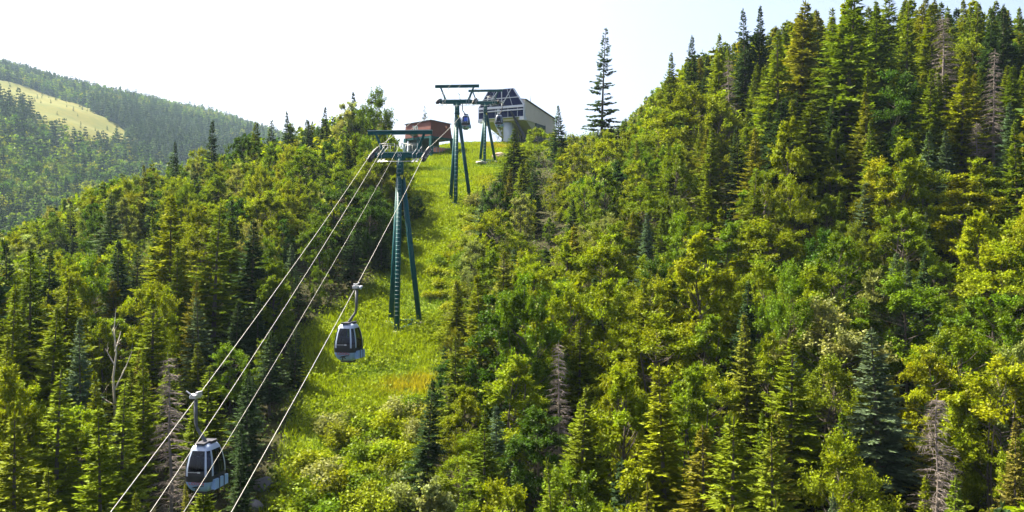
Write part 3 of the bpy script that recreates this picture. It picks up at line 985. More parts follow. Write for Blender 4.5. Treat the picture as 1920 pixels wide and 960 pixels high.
def pale_snag_shape(seed, H=6.5):
    """bare forked birch without leaves"""
    r = np.random.default_rng(seed)
    wo = Acc(); br = Acc()
    pts = [(0, 0, -.5), (.05, 0, 1.5), (-.15, 0, 3.0), (.1, .1, 4.2), (-.1, 0, 5.4), (0.05, 0, H)]
    wo.add(*tube_np(pts, [.13, .12, .10, .08, .05, .015], 7))
    for (z, az, L, up) in ((2.4, .3, 1.6, 1.9), (3.6, 3.3, .9, .9), (4.3, 1.0, .8, 1.0), (1.6, 2.8, 1.5, .5), (4.9, 3.9, .5, .6)):
        p = np.array([0, 0, z]); e = p + np.array([math.cos(az) * L, math.sin(az) * L, up])
        m = (p + e) / 2 + r.normal(size=3) * .12
        br.add(*tube_np([p, m, e], [.06, .045, .012], 5))
        for _ in range(4):
            q = p + (e - p) * r.uniform(.4, 1); f = q + r.normal(size=3) * .25 + [0, 0, .2]
            br.add(*tube_np([q, f], [.016, .005], 3))
    return br.out(), wo.out()

def shrub_shape(seed, R=1.2, H=1.5, n=900, leaf=.17):
    r = np.random.default_rng(seed)
    fo = Acc(); wo = Acc()
    for k in range(9):
        az = r.uniform(0, 6.28); q = r.uniform(.1, .8) * R; h = H * r.uniform(.55, 1.0)
        c = np.array([math.cos(az) * q, math.sin(az) * q, h * .7])
        wo.add(*tube_np([(c[0] * .25, c[1] * .25, -.2), c], [.02, .008], 3))
        m = n // 9
        v = rnd_unit(r, m); pos = c + v * (r.uniform(.2, 1, m) ** .5)[:, None] * np.array([[R * .48, R * .48, h * .42]])
        pos[:, 2] = np.maximum(pos[:, 2], .02)
        nr = v * .6 + np.array([[0, 0, .9]]) + r.normal(size=(m, 3)) * .6
        ln = leaf * r.uniform(.7, 1.4, m)
        tint = r.uniform(.85, 1.15) * r.uniform(.7, 1.3, (m, 1)) * np.ones((1, 3))
        fo.add(*rhombi(pos, rnd_unit(r, m), ln, ln * r.uniform(.5, .8, m), nr, tint))
    return fo.out(), wo.out()

# ------------------------------------------------------------------ vegetation: prototypes (mesh data shared by all copies)
class Kind: pass
def make_proto(shapes, H, leafmat, barkmat, crown_name, stem_name):
    out = []
    for (f, w) in shapes:
        k = Kind(); k.H = H
        k.crown = mesh_np(crown_name, f[0], f[1], leafmat, f[2])
        k.trunk = mesh_np(stem_name, w[0], w[1], barkmat, smooth=True)
        k.R = float(np.percentile(np.hypot(f[0][:, 0], f[0][:, 1]), 97))
        k.top = float(f[0][:, 2].max())
        out.append(k)
    return out

SPRUCE = make_proto([spruce_shape(100 + i, 12, R * 1.42, z0, .14, wh * .84, nb + 1, .125, sp + .04, pw + .17, 1.15) for i, (R, z0, wh, nb, sp, pw) in enumerate((
    (2.1, .06, .32, 7, .05, .85), (1.8, .10, .34, 6, .08, .8), (2.4, .05, .33, 7, .06, .95), (1.9, .16, .36, 6, .12, .8),
    (1.6, .05, .32, 6, .05, .75), (2.2, .12, .36, 7, .10, .9), (2.6, .04, .36, 7, .16, 1.05), (1.7, .22, .34, 7, .14, .7), (2.0, .08, .42, 6, .18, .9)))], 12, M_NEEDLE, M_BARK, "crown", "trunk")
SPRUCE_THIN = make_proto([spruce_shape(150 + i, 14, 2.7, .04, .13, .50, 6, .15, .24, .80, 1.15) for i in range(2)], 14, M_NEEDLE, M_BARK, "crown", "trunk")
BROAD = make_proto([broad_shape(200 + i, 9, R, b, nc, int(lv * 1.6), .148, cr, eg, st) for i, (R, b, nc, lv, cr, eg, st) in enumerate((
    (2.5, .22, 52, 230, .74, 1.0, 1), (2.2, .20, 48, 230, .70, 1.3, 1), (2.9, .25, 58, 220, .80, .6, 1), (2.4, .30, 44, 230, .72, .8, 3),
    (1.7, .14, 44, 230, .62, 1.9, 1), (2.7, .20, 56, 220, .76, .9, 2), (1.9, .18, 40, 240, .70, 2.2, 2), (2.3, .34, 34, 260, .80, .4, 2), (3.1, .18, 60, 220, .86, 1.4, 1)))], 9, M_LEAF, M_BARK, "crown", "trunk")
DEAD = make_proto([dead_shape(300 + i, 9, 1.3 + .2 * i) for i in range(3)], 9, M_DEAD, M_DEAD, "branches", "trunk")
SNAG = make_proto([pale_snag_shape(330)], 6.5, M_BIRCH, M_BIRCH, "branches", "trunk")
SHRUB = make_proto([shrub_shape(400 + i, 1.25, H, n) for i, (H, n) in enumerate(((1.3, 1100), (1.7, 1200), (1.0, 900), (2.2, 1300)))], 1.5, M_LEAF, M_BARK, "leaves", "stem")
# far and hidden trees: coarser shapes for the forest mass
MID_S = [spruce_shape(500 + i, 12, 2.1, .08, .55, .85, 6, .42, .05, .85, 1.9)[0] for i in range(4)]
MID_B = [broad_shape(520 + i, 9, 2.6, .2, 26, 34, .62, .95)[0] for i in range(4)]
FAR_S = [spruce_shape(540 + i, 12, 2.2, .08, 1.1, 1.7, 5, .85, .05, .85, 2.6)[0] for i in range(4)]
FAR_B = [broad_shape(560 + i, 9, 2.8, .15, 14, 9, 1.15, 1.2)[0] for i in range(4)]

# ------------------------------------------------------------------ vegetation: where the trees stand
SKYLINE = [(-200, 470), (0, 432), (60, 395), (130, 352), (200, 332), (260, 303), (330, 285), (380, 250), (440, 228), (500, 214), (560, 224), (600, 222), (640, 205), (690, 190),
           (735, 222), (752, 268), (835, 300), (900, 330), (940, 300), (985, 272), (1010, 256), (1040, 254), (1090, 246), (1150, 235), (1190, 195), (1230, 150), (1280, 105), (1340, 80),
           (1420, 55), (1480, 12), (1560, -40), (1700, -30), (1800, -10), (1920, 0), (2200, 20)]
KEEP = [  # open views: nothing nearer than the given distance may stand in them
    (np.array([(612, 548), (590, 640), (560, 760), (505, 960), (760, 960), (788, 840), (800, 730), (798, 650), (838, 560), (862, 480), (880, 410), (905, 340), (940, 300), (1035, 275),
               (1035, 240), (850, 240), (815, 300), (822, 390), (792, 470), (772, 540), (690, 538)]), 200),
    (np.array([(338, 735), (338, 925), (430, 925), (430, 800), (380, 735)]), 42.5),
    (np.array([(760, 140), (760, 262), (1040, 262), (1040, 140)]), 175),
]
def clr(name):
    return {
        'lime': (.155, .202, .004), 'gold': (.178, .210, .004), 'green': (.095, .152, .005), 'deep': (.042, .090, .007), 'pale': (.17, .195, .055), 'olive': (.12, .145, .006),
        's_lime': (.126, .160, .004), 's_green': (.090, .126, .005), 's_dark': (.030, .056, .017), 's_blue': (.070, .110, .055), 's_olive': (.125, .130, .010), 's_brown': (.125, .115, .02),
    }[name]
WORD = {'lime': 'bright lime-green', 'gold': 'golden-green', 'green': 'mid-green', 'deep': 'deep green', 'pale': 'pale green', 'olive': 'olive-green',
        's_lime': 'yellow-green', 's_green': 'green', 's_dark': 'dark green', 's_blue': 'blue-green', 's_olive': 'olive', 's_brown': 'browning'}

# heroes: kind, px, py of the tip, distance, colour, width factor, label (trees one can point at)
HERO = [
    ('thin', 1127, 50, 121, 's_dark', 1.0, "tall lone dark spruce with sparse branches against the white sky"),
    ('spruce', 1048, 194, 128, 's_dark', 1.0, "slim dark spruce at the right end of the cream station"),
    ('broad', 1008, 236, 136, 'lime', 1.0, "bright broadleaf hiding the foot of the station's cream side wall"),
    ('broad', 1036, 246, 132, 'gold', 1.0, "golden broadleaf below the right end of the cream station"),
    ('broad', 984, 268, 124, 'lime', 1.1, "low lime broadleaf right of the spruce before the station"),
    ('spruce', 963, 238, 121, 's_green', 1.7, "green spruce in front of the station's pale pylon"),
    ('thin', 795, 196, 166, 's_dark', .9, "dark spruce tip showing above the red-brown hut's roof"),
    ('spruce', 394, 222, 138, 's_dark', .85, "dark narrow spruce on the left skyline, tallest before the hazy mountain"),
    ('spruce', 328, 262, 142, 's_dark', .8, "small dark spruce where the left skyline meets the hazy valley"),
    ('spruce', 544, 206, 148, 's_dark', .8, "dark spruce tip alone on the skyline left of the hut"),
    ('spruce', 604, 198, 148, 's_dark', .85, "dark spruce pair member on the skyline, taller one"),
    ('spruce', 580, 222, 146, 's_dark', .9, "dark spruce pair member on the skyline, shorter one"),
    ('spruce', 667, 170, 142, 's_dark', .9, "dark spruce beside the highest broadleaf left of the hut"),
    ('broad', 702, 158, 140, 'green', .85, "highest broadleaf on the skyline left of the red-brown hut"),
    ('broad', 655, 186, 140, 'pale', .9, "pale broadleaf left of the skyline's highest broadleaf"),
    ('broad', 455, 250, 118, 'deep', .8, "deep green oval broadleaf standing before the left skyline"),
    ('broad', 570, 283, 104, 'green', 1.1, "large green broadleaf left of the nearest tower's cross arm"),
    ('broad', 500, 352, 88, 'lime', 1.25, "big bright lime broadleaf in the left forest above the ropes"),
    ('broad', 410, 325, 100, 'lime', 1.1, "lime-green broadleaf uphill of the biggest left one"),
    ('broad', 515, 480, 70, 'green', 1.1, "green broadleaf crossed by the left haul rope"),
    ('broad', 640, 300, 98, 'green', 1.0, "green broadleaf directly left of the nearest tower's head"),
    ('broad', 700, 345, 92, 'deep', 1.0, "shaded broadleaf behind the nearest tower at the clearing's edge"),  # here to the ridge group: forest-edge shade put into the dark leaf colours
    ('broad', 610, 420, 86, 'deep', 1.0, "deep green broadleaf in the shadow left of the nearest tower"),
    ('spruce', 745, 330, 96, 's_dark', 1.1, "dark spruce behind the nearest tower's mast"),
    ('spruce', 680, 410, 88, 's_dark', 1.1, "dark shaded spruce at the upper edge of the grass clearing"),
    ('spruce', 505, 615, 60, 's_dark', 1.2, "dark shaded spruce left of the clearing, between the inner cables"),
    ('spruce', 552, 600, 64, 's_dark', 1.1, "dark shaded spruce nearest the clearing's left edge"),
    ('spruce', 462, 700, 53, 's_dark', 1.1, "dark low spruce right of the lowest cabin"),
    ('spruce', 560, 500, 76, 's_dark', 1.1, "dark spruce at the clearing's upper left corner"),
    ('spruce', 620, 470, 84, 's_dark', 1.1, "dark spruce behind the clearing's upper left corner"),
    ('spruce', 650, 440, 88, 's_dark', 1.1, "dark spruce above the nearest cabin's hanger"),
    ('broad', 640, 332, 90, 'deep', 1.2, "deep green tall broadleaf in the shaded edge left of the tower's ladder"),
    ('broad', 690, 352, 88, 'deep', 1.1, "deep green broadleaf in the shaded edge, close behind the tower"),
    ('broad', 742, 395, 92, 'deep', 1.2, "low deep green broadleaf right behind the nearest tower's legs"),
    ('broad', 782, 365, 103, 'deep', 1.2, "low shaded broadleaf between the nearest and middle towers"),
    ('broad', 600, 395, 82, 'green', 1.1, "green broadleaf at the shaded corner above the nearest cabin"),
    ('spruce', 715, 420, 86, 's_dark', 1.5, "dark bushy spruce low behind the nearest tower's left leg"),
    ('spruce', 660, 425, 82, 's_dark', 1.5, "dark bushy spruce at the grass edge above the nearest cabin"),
    # right hand ridge
    ('spruce', 1255, 95, 112, 's_green', .9, "green spruce at the left shoulder of the wooded ridge"),
    ('spruce', 1295, 62, 112, 's_dark', .7, "dark slim spruce tip on the ridge's left skyline"),
    ('spruce', 1400, 12, 108, 's_dark', .75, "dark twin spruce tip on the ridge skyline, left of the tallest"),
    ('spruce', 1420, 8, 108, 's_dark', .75, "dark twin spruce tip on the ridge skyline, right of its twin"),
    ('spruce', 1350, 60, 106, 's_lime', .9, "yellow-green spruce below the ridge's dark twin tips"),
    ('broad', 1300, 150, 97, 'lime', 1.2, "bright broadleaf on the shoulder below the ridge spruces"),
    ('broad', 1235, 195, 100, 'gold', 1.1, "golden-green broadleaf at the left end of the ridge"),
    ('broad', 1350, 165, 95, 'lime', 1.1, "lime broadleaf right of the shoulder's brightest tree"),
    ('spruce', 1500, -5, 92, 's_olive', 1.25, "tall olive spruce cut by the top edge, left of the ridge's tallest"),
    ('spruce', 1585, -40, 86, 's_green', 1.35, "tallest big spruce on the ridge, cut by the top edge"),
    ('spruce', 1462, 60, 88, 's_lime', 1.25, "broad yellow-green spruce on the ridge with layered boughs"),
    ('spruce', 1640, 5, 90, 's_green', 1.1, "green spruce right of the ridge's tallest spruce"),
    ('spruce', 1700, -10, 94, 's_lime', .9, "slim yellow-green spruce left of the large dead spruce"),
    ('dead', 1772, 30, 90, 'dead', 1.15, "large grey-pink dead spruce high on the ridge"),
    ('dead', 1862, 98, 82, 'dead', .95, "grey dead spruce at the right, below the ridge skyline"),
    ('dead', 1368, 112, 96, 'dead', .8, "thin grey dead spruce amid the ridge's left conifers"),
    ('dead', 1830, 230, 78, 'dead', .9, "reddish dead spruce low on the ridge beside the grey one"),
    ('spruce', 1800, 105, 80, 's_lime', 1.1, "yellow-green spruce in front of the large dead spruce"),
    ('spruce', 1740, 125, 79, 's_green', 1.0, "green spruce at the foot of the ridge's dead trees"),
    ('spruce', 1845, 12, 92, 's_dark', .8, "dark spruce tip on the skyline near the top right corner"),
    ('spruce', 1880, 5, 94, 's_dark', .8, "dark spruce tip nearest the top right corner"),
    # right hand slope
    ('spruce', 1328, 318, 78, 's_lime', .9, "yellow-green pointed spruce in the middle of the right slope"),
    ('broad', 1200, 340, 82, 'lime', 1.0, "lime broadleaf below the lone tall spruce"),
    ('spruce', 1212, 395, 72, 's_blue', 1.0, "blue-green spruce among broadleaves right of the clearing"),
    ('broad', 1140, 255, 104, 'lime', 1.1, "bright broadleaf at the foot of the lone tall spruce"),
    ('broad', 1075, 265, 108, 'gold', 1.0, "golden broadleaf right of the station's slim spruce"),
    ('broad', 925, 385, 82, 'lime', 1.0, "lime broadleaf alone at the right edge of the grass clearing"),
    ('spruce', 1000, 300, 96, 's_dark', 1.0, "dark spruce below the station on the clearing's right side"),
    ('broad', 1003, 338, 106, 'lime', 1.1, "lime broadleaf below the station, left of the dark gap"),
    ('broad', 1045, 322, 110, 'gold', 1.1, "golden broadleaf below the station's right end"),
    ('broad', 1030, 405, 90, 'green', 1.1, "green broadleaf right of the lone lime one at the clearing"),
    ('broad', 975, 430, 84, 'lime', 1.1, "lime broadleaf close right of the lone clearing-edge one"),
    ('broad', 1085, 305, 112, 'green', 1.1, "green broadleaf between the lone spruce and the station"),
    ('spruce', 1075, 370, 84, 's_dark', 1.1, "dark spruce in the shadowed gap right of the clearing"),
    ('broad', 1130, 430, 68, 'lime', 1.1, "lime birch crown right of the clearing, halfway down"),
    ('broad', 1440, 400, 68, 'lime', 1.25, "large lime-green broadleaf crown in the middle of the right slope"),
    ('spruce', 1617, 338, 72, 's_blue', 1.2, "blue-green spruce standing among broadleaves on the right slope"),
    ('broad', 1555, 312, 78, 'lime', 1.0, "lime broadleaf just under the ridge's tallest spruce"),
    ('broad', 1800, 318, 70, 'gold', 1.5, "wide golden broadleaf crown under the ridge's dead spruces"),
    ('broad', 1690, 385, 66, 'green', 1.2, "green broadleaf right of the blue-green spruce"),
    ('broad', 1870, 440, 60, 'gold', 1.3, "golden broadleaf crown at the right edge, halfway down"),
    ('broad', 1560, 548, 54, 'pale', 1.25, "pale round broadleaf with visible thin stems, lower right"),
    ('broad', 1700, 500, 57, 'green', 1.2, "dark green broadleaf right of the pale stemmed one"),
    ('spruce', 1650, 610, 47, 's_blue', 1.25, "large blue-green spruce in the lower right foreground"),
    ('spruce', 1478, 622, 48, 's_lime', 1.2, "large yellow-green spruce in the lower right foreground"),
    ('dead', 1757, 742, 44, 'dead', 1.0, "pinkish dead spruce in the lower right foreground"),
    ('spruce', 1900, 780, 42, 's_brown', .9, "browning spruce at the lower right edge"),
    ('broad', 1750, 635, 50, 'gold', 1.0, "bright golden sapling crown above the lower right dead spruce"),
    ('broad', 1880, 660, 46, 'gold', 1.2, "golden-green broadleaf at the right edge above the browning spruce"),
    ('dead', 1050, 640, 52, 'dead', 1.0, "grey dead spruce in the lower middle of the right forest"),
    ('spruce', 1085, 715, 46, 's_green', 1.0, "green spruce beside the grey dead spruce, lower middle"),
    ('spruce', 852, 625, 56, 's_green', 1.1, "green spruce right of the clearing, level with the nearest cabin"),
    ('spruce', 800, 705, 51, 's_dark', 1.0, "dark spruce at the clearing's lower right edge"),
    ('spruce', 905, 760, 46, 's_green', 1.1, "bushy green spruce in the lower centre"),
    ('broad', 960, 655, 52, 'lime', 1.1, "lime broadleaf between the lower spruces right of the clearing"),
    ('broad', 1230, 575, 55, 'gold', 1.25, "golden-green birch crown in the lower middle of the right forest"),
    ('spruce', 1050, 850, 40, 's_green', .9, "young spruce tip at the bottom edge, right of centre"),
    ('spruce', 1570, 915, 38, 's_blue', .6, "blue-green young spruce tip at the bottom edge, lower right"),
    # left forest
    ('spruce', 372, 552, 62, 's_blue', 1.2, "blue-green spruce above the lowest cabin"),
    ('spruce', 285, 555, 60, 's_lime', 1.25, "large yellow-green spruce left of the blue-green one"),
    ('spruce', 100, 690, 45, 's_lime', 1.3, "broad yellow-green spruce in the lower left corner"),
    ('spruce', 25, 760, 40, 's_lime', 1.2, "yellow-green spruce at the lower left edge"),
    ('spruce', 215, 520, 68, 's_olive', 1.0, "olive spruce behind the bare pale snag"),
    ('spruce', 190, 755, 42, 's_lime', 1.2, "yellow-green spruce beside the lower left corner tree"),
    ('snag', 214, 598, 58, 'snag', .55, "bare pale forked snag among the lower left spruces"),
    ('dead', 322, 668, 49, 'dead', .9, "grey dead spruce left of the lowest cabin's hanger"),
    ('spruce', 440, 560, 64, 's_dark', 1.1, "dark shaded spruce right above the lowest cabin"),
    ('spruce', 110, 432, 108, 's_dark', .8, "dark small spruce amid pale broadleaves at the far left"),
    ('spruce', 135, 440, 106, 's_dark', .8, "dark small spruce right of its twin at the far left"),
    ('spruce', 260, 430, 104, 's_dark', .85, "dark spruce in the middle of the left forest"),
]

trees = []          # dicts: kind, x, y, z, top, H, wf, colour, label, hero
for kind, px, py, d, col, wf, lab in HERO:
    x = (px - 960) / F * d
    zg = hz(x, d); zt = (480 - py) / F * d
    H = zt - zg
    trees.append(dict(kind=kind, x=x, y=d, z=zg - .1, H=H, wf=wf, col=col, label=lab, hero=True))
    if not 4.0 < H < 19: print("HERO height", round(H, 1), kind, px, py, d, lab)

def species(px, py, r):
    """what grows where: conifers on the ridge and lower left, broadleaves on the middle slopes"""
    if 400 < px < 640 and py > 570: p = 1.0  # spruce only, so dark needles can stand in for the shade
    elif px > 1290 and py < 285: p = .88
    elif px > 960 and py < 330: p = .32
    elif px > 820 and py < 600: p = .36
    elif px > 1550 and py < 700: p = .38
    elif px > 820: p = .55
    elif px < 420 and py > 560: p = .88
    elif px < 420 and py > 430: p = .45
    elif px < 420: p = .30
    elif py > 500: p = .55
    else: p = .30
    return 'spruce' if r < p else 'broad'

def pick_col(kind, px, py, r):
    if kind == 'spruce':
        names, w = ['s_lime', 's_green', 's_dark', 's_blue', 's_olive'], [.24, .33, .20, .10, .13]
        if px < 420 and py > 480: w = [.50, .22, .05, .09, .14]
        elif px < 420: w = [.15, .25, .45, .10, .05]
        if 400 < px < 640 and py > 480: w = [0, .1, .9, 0, 0]  # shade left of the clearing put into the needle colour
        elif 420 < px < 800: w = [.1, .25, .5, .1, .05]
    else:
        names, w = ['lime', 'gold', 'green', 'deep', 'pale', 'olive'], [.34, .13, .28, .10, .06, .09]
        if px < 420: w = [.26, .14, .22, .08, .14, .16]
        elif 420 < px < 800: w = [.34, .08, .34, .12, .06, .06]
    return str(np.random.default_rng(int(r * 1e6)).choice(names, p=np.array(w) / sum(w)))

# candidates by dart throwing over the hillside
cand = []
cell = {}
def near_ok(x, y, rmin):
    ci, cj = int(x // 4), int(y // 4)
    for i in range(ci - 1, ci + 2):
        for j in range(cj - 1, cj + 2):
            for (a, b) in cell.get((i, j), ()):
                if (a - x) ** 2 + (b - y) ** 2 < rmin * rmin: return False
    return True
def put(x, y): cell.setdefault((int(x // 4), int(y // 4)), []).append((x, y))
for t in trees: put(t['x'], t['y'])
rr = np.random.default_rng(77)
NT = 26000
CX = rr.uniform(-135, 95, NT); CY = rr.uniform(26, 205, NT)
CM = clear_mask(CX, CY); CZ = height(CX, CY)
heroes = [t for t in trees]
hero_scr = []
for t in heroes:
    px, pb = proj(t['x'], t['y'], t['z']); _, pt = proj(t['x'], t['y'], t['z'] + t['H'])
    w = F * {'spruce': .13, 'thin': .12, 'broad': .24, 'dead': .11, 'snag': .12}[t['kind']] * t['H'] * t['wf'] / t['y']
    hero_scr.append((px, pt, pb, w, t['y'], t['kind']))
for k in range(NT):
    x, y, zg = CX[k], CY[k], CZ[k]
    if CM[k] > .02: continue
    fx = abs(x / y)
    if fx > .80: continue
    near = y < 70
    rmin = 2.1 if (y < 75 or x > 22) else 2.5 if y < 120 else 3.0
    if not near_ok(x, y, rmin): continue
    px, pb = proj(x, y, zg)
    r1, r2, r3, r4 = rr.random(4)
    kind = species(px, pb - F * 8 / y, r1)
    H = (7.5 + 6.5 * r2) if kind == 'spruce' else (6.6 + 5.4 * r2)
    if px > 1270 and y > 78 and kind == 'spruce': H *= 1.15
    s = x - xc(y)
    if -9 < s < 7 and y < 74: H = min(H, 4.0 + 2.5 * r3)
    elif -2 < s < 6 and y < 146: H = min(H, 5.0 + 2.5 * r3)
    wf = .80 + .5 * r3
    if kind == 'broad': wf *= .84
    if px > 1270 and y > 78 and kind == 'spruce': wf *= 1.15
    hw = (.17 if kind == 'spruce' else .28) * H * wf          # half width in metres
    # keep the skyline
    sk = max(interp(px, SKYLINE), interp(px - F * hw / y * .6, SKYLINE), interp(px + F * hw / y * .6, SKYLINE)) + 18 * r4 - 4
    Hmax = (480 - sk) / F * y - zg
    if Hmax < H:
        if Hmax < (3.6 if kind == 'broad' else 4.5): continue
        H = Hmax
    pt = proj(x, y, zg + H)[1]
    wpx = F * hw / y
    bad = False
    for poly, dd in KEEP:
        if y > dd: continue
        qx = np.array([px, px, px - wpx * .95, px + wpx * .95, px - wpx * 1.15, px + wpx * 1.15, px, px - wpx * .5, px + wpx * .5])
        qy = np.array([pt, pb, pt * .5 + pb * .5, pt * .5 + pb * .5, pt * .25 + pb * .75, pt * .25 + pb * .75, (pt + pb) / 2, pt * .75 + pb * .25, pt * .75 + pb * .25])
        if in_poly(qx, qy, poly).any(): bad = True; break
    if bad: continue
    for (hx_, hpt, hpb, hw_, hd, hk) in hero_scr:
        if y < hd and abs(px - hx_) < hw_ + wpx * .8:
            lim = hpt + (hpb - hpt) * (.40 if hk in ('spruce', 'thin', 'dead', 'snag') else .38)
            if pt < lim:
                H = (480 - lim) / F * y - zg
                if H < 2.6: bad = True; break
                hw = (.17 if kind == 'spruce' else .28) * H * wf; wpx = F * hw / y; pt = lim
    if bad: continue
    put(x, y)
    col = pick_col(kind, px, pt, r4)
    trees.append(dict(kind=kind, x=float(x), y=float(y), z=float(zg) - .1, H=float(H), wf=wf, col=col, label=None, hero=False))

# which of them the camera can see: coarse depth-ordered silhouettes, slightly slimmed
W_, H_ = 480, 240
vis = np.zeros((H_, W_), bool)
gy, gx = np.mgrid[0:H_, 0:W_]; gx = gx * 4 + 2.0; gy = gy * 4 + 2.0
trees.sort(key=lambda t: t['y'])
def silhouette(t, slim):
    px, pb = proj(t['x'], t['y'], t['z']); pt = proj(t['x'], t['y'], t['z'] + t['H'])[1]
    k = {'spruce': .17, 'thin': .15, 'broad': .28, 'dead': .10, 'snag': .1}[t['kind']]
    w = F * k * t['H'] * t['wf'] / t['y'] * slim
    x0, x1 = int(max(0, (px - w) // 4)), int(min(W_, (px + w) // 4 + 1)); y0, y1 = int(max(0, pt // 4)), int(min(H_, pb // 4 + 1))
    if x1 <= x0 or y1 <= y0: return None
    sx, sy = gx[y0:y1, x0:x1], gy[y0:y1, x0:x1]
    v = (sy - pt) / max(pb - pt, 1)
    if t['kind'] == 'broad':
        m = ((sx - px) / w) ** 2 + ((v - .42) / .42) ** 2 < 1
    else:
        m = np.abs(sx - px) < w * np.clip(v * 1.1, .03, 1)
    return (slice(y0, y1), slice(x0, x1)), m
for t in trees:
    s = silhouette(t, 1.0)
    t['vis'] = 0
    if s is not None:
        t['vis'] = int((s[1] & ~vis[s[0]]).sum())
        s2 = silhouette(t, .8)
        if s2 is not None and t['kind'] not in ('dead', 'snag'): vis[s2[0]] |= s2[1]
shown = [t for t in trees if t['vis'] >= 14 or t['hero']]
for kinds in (('spruce', 'thin'), ('broad',)):
    g = sorted([t for t in shown if t['kind'] in kinds], key=lambda t: (-t['hero'], -t['vis']))
    print("visible", kinds, len(g))
    for t in g[298:]: shown.remove(t)
ids = {id(t) for t in shown}
rest = [t for t in trees if id(t) not in ids]
print("individual trees", len(shown), "in the mass", len(rest))

# ------------------------------------------------------------------ vegetation: labels that single each tree out
def zone(t):
    px, pt = proj(t['x'], t['y'], t['z'] + t['H'] * .72)
    col = int(np.searchsorted([150, 290, 430, 560, 780, 960, 1100, 1240, 1380, 1520, 1660, 1800], px))
    row = int(np.searchsorted([140, 260, 360, 460, 560, 680, 800], pt))
    return px, pt, col, row
COLW = ["at the far left", "in the left forest", "left of the lowest cabin's rope", "where ropes cross the forest", "behind the nearest tower", "along the clearing's right edge",
        "below the station", "below the lone tall spruce", "right of the lone tall spruce", "in the mid-right forest", "under the tallest ridge spruce", "in the right forest", "at the far right"]
ROWW = ["on the skyline", "high up", "in the upper slope", "in the mid slope", "just below mid slope", "in the lower slope", "low down", "at the bottom edge"]
ORD = ["", "first", "second", "third", "fourth", "fifth", "sixth", "seventh", "eighth", "ninth", "tenth", "eleventh", "twelfth"] + [f"{a}" for a in ("thirteenth", "fourteenth", "fifteenth", "sixteenth", "seventeenth", "eighteenth", "nineteenth", "twentieth", "twenty-first", "twenty-second", "twenty-third", "twenty-fourth")]
buckets = {}
for t in shown:
    if t['label'] is None:
        px, pt, c, r = zone(t); t['px'] = px
        buckets.setdefault((t['kind'], t['col'], c, r), []).append(t)
for (kind, col, c, r), lst in buckets.items():
    lst.sort(key=lambda t: t['px'])
    kw = 'spruce' if kind == 'spruce' else 'broadleaf'
    for i, t in enumerate(lst):
        if len(lst) == 1: t['label'] = f"{WORD[col]} {kw} {ROWW[r]}, {COLW[c]}"
        else: t['label'] = f"{WORD[col]} {kw} {ROWW[r]}, {COLW[c]}, {ORD[min(i + 1, 24)]} from left"

# ------------------------------------------------------------------ vegetation: build
NAME = {'spruce': ('spruce_tree', 'tree', 'spruces on the hillside'), 'thin': ('spruce_tree', 'tree', 'spruces on the hillside'),
        'broad': ('broadleaf_tree', 'tree', 'broadleaf trees on the hillside'), 'dead': ('dead_spruce', 'dead tree', 'dead spruces'), 'snag': ('dead_birch', 'dead tree', None)}
PROTO = {'spruce': SPRUCE, 'thin': SPRUCE_THIN, 'broad': BROAD, 'dead': DEAD, 'snag': SNAG}
rt = np.random.default_rng(5)
def jitter(c, r, a=.16):
    k = 1 + r.uniform(-a, a)
    return (c[0] * k * (1 + r.uniform(-.10, .10)), c[1] * k, c[2] * k * (1 + r.uniform(-.15, .25)))
for n, t in enumerate(shown):
    nm, cat, grp = NAME[t['kind']]
    pr = PROTO[t['kind']]; k = pr[int(rt.integers(len(pr)))]
    root = empty(nm, (t['x'], t['y'], t['z']), float(rt.uniform(0, 6.28)))
    sz = t['H'] / k.top
    sxy = sz * t['wf'] * (1.0 if t['H'] > 7 else 1.12)
    root.scale = (sxy * float(rt.uniform(.88, 1.14)), sxy, sz)
    root.rotation_euler[0] = float(rt.normal() * .025); root.rotation_euler[1] = float(rt.normal() * .025)
    tag(root, t['label'], cat, grp)
    cr = bpy.data.objects.new("branches" if t['kind'] in ('dead', 'snag') else "crown", k.crown)
    tr = bpy.data.objects.new("trunk", k.trunk)
    if t['kind'] not in ('dead', 'snag'):
        cr.color = jitter(clr(t['col']), rt) + (1,)
    link(cr, root); link(tr, root)

def mass(name, items, label):
    """items: (shape, x, y, z, scale_xy, scale_z, rot, colour) joined into one object"""
    A = Acc()
    for (shape, x, y, z, sxy, sz, rot, col) in items:
        V, Fq, T = shape
        c, s = math.cos(rot), math.sin(rot)
        Vn = np.empty_like(V)
        Vn[:, 0] = (V[:, 0] * c - V[:, 1] * s) * sxy + x; Vn[:, 1] = (V[:, 0] * s + V[:, 1] * c) * sxy + y; Vn[:, 2] = V[:, 2] * sz + z
        A.add(Vn, Fq, T * np.array([col]))
    V, Fq, T = A.out()
    o = bpy.data.objects.new(name, mesh_np(name, V, Fq, M_LEAF, T)); o.color = (1, 1, 1, 1); link(o)
    tag(o, label, None, kind="stuff")
    print(name, len(Fq), "faces")
items = []
for t in rest:
    if t['kind'] in ('spruce', 'thin'): sh = MID_S[int(rt.integers(4))]; sz = t['H'] / 12
    else: sh = MID_B[int(rt.integers(4))]; sz = t['H'] / 9
    items.append((sh, t['x'], t['y'], t['z'], sz * t['wf'], sz, rt.uniform(0, 6.28), jitter(clr(t['col']), rt)))
mass("hillside_forest", items, "dense mixed forest filling the slopes between the nearer trees")

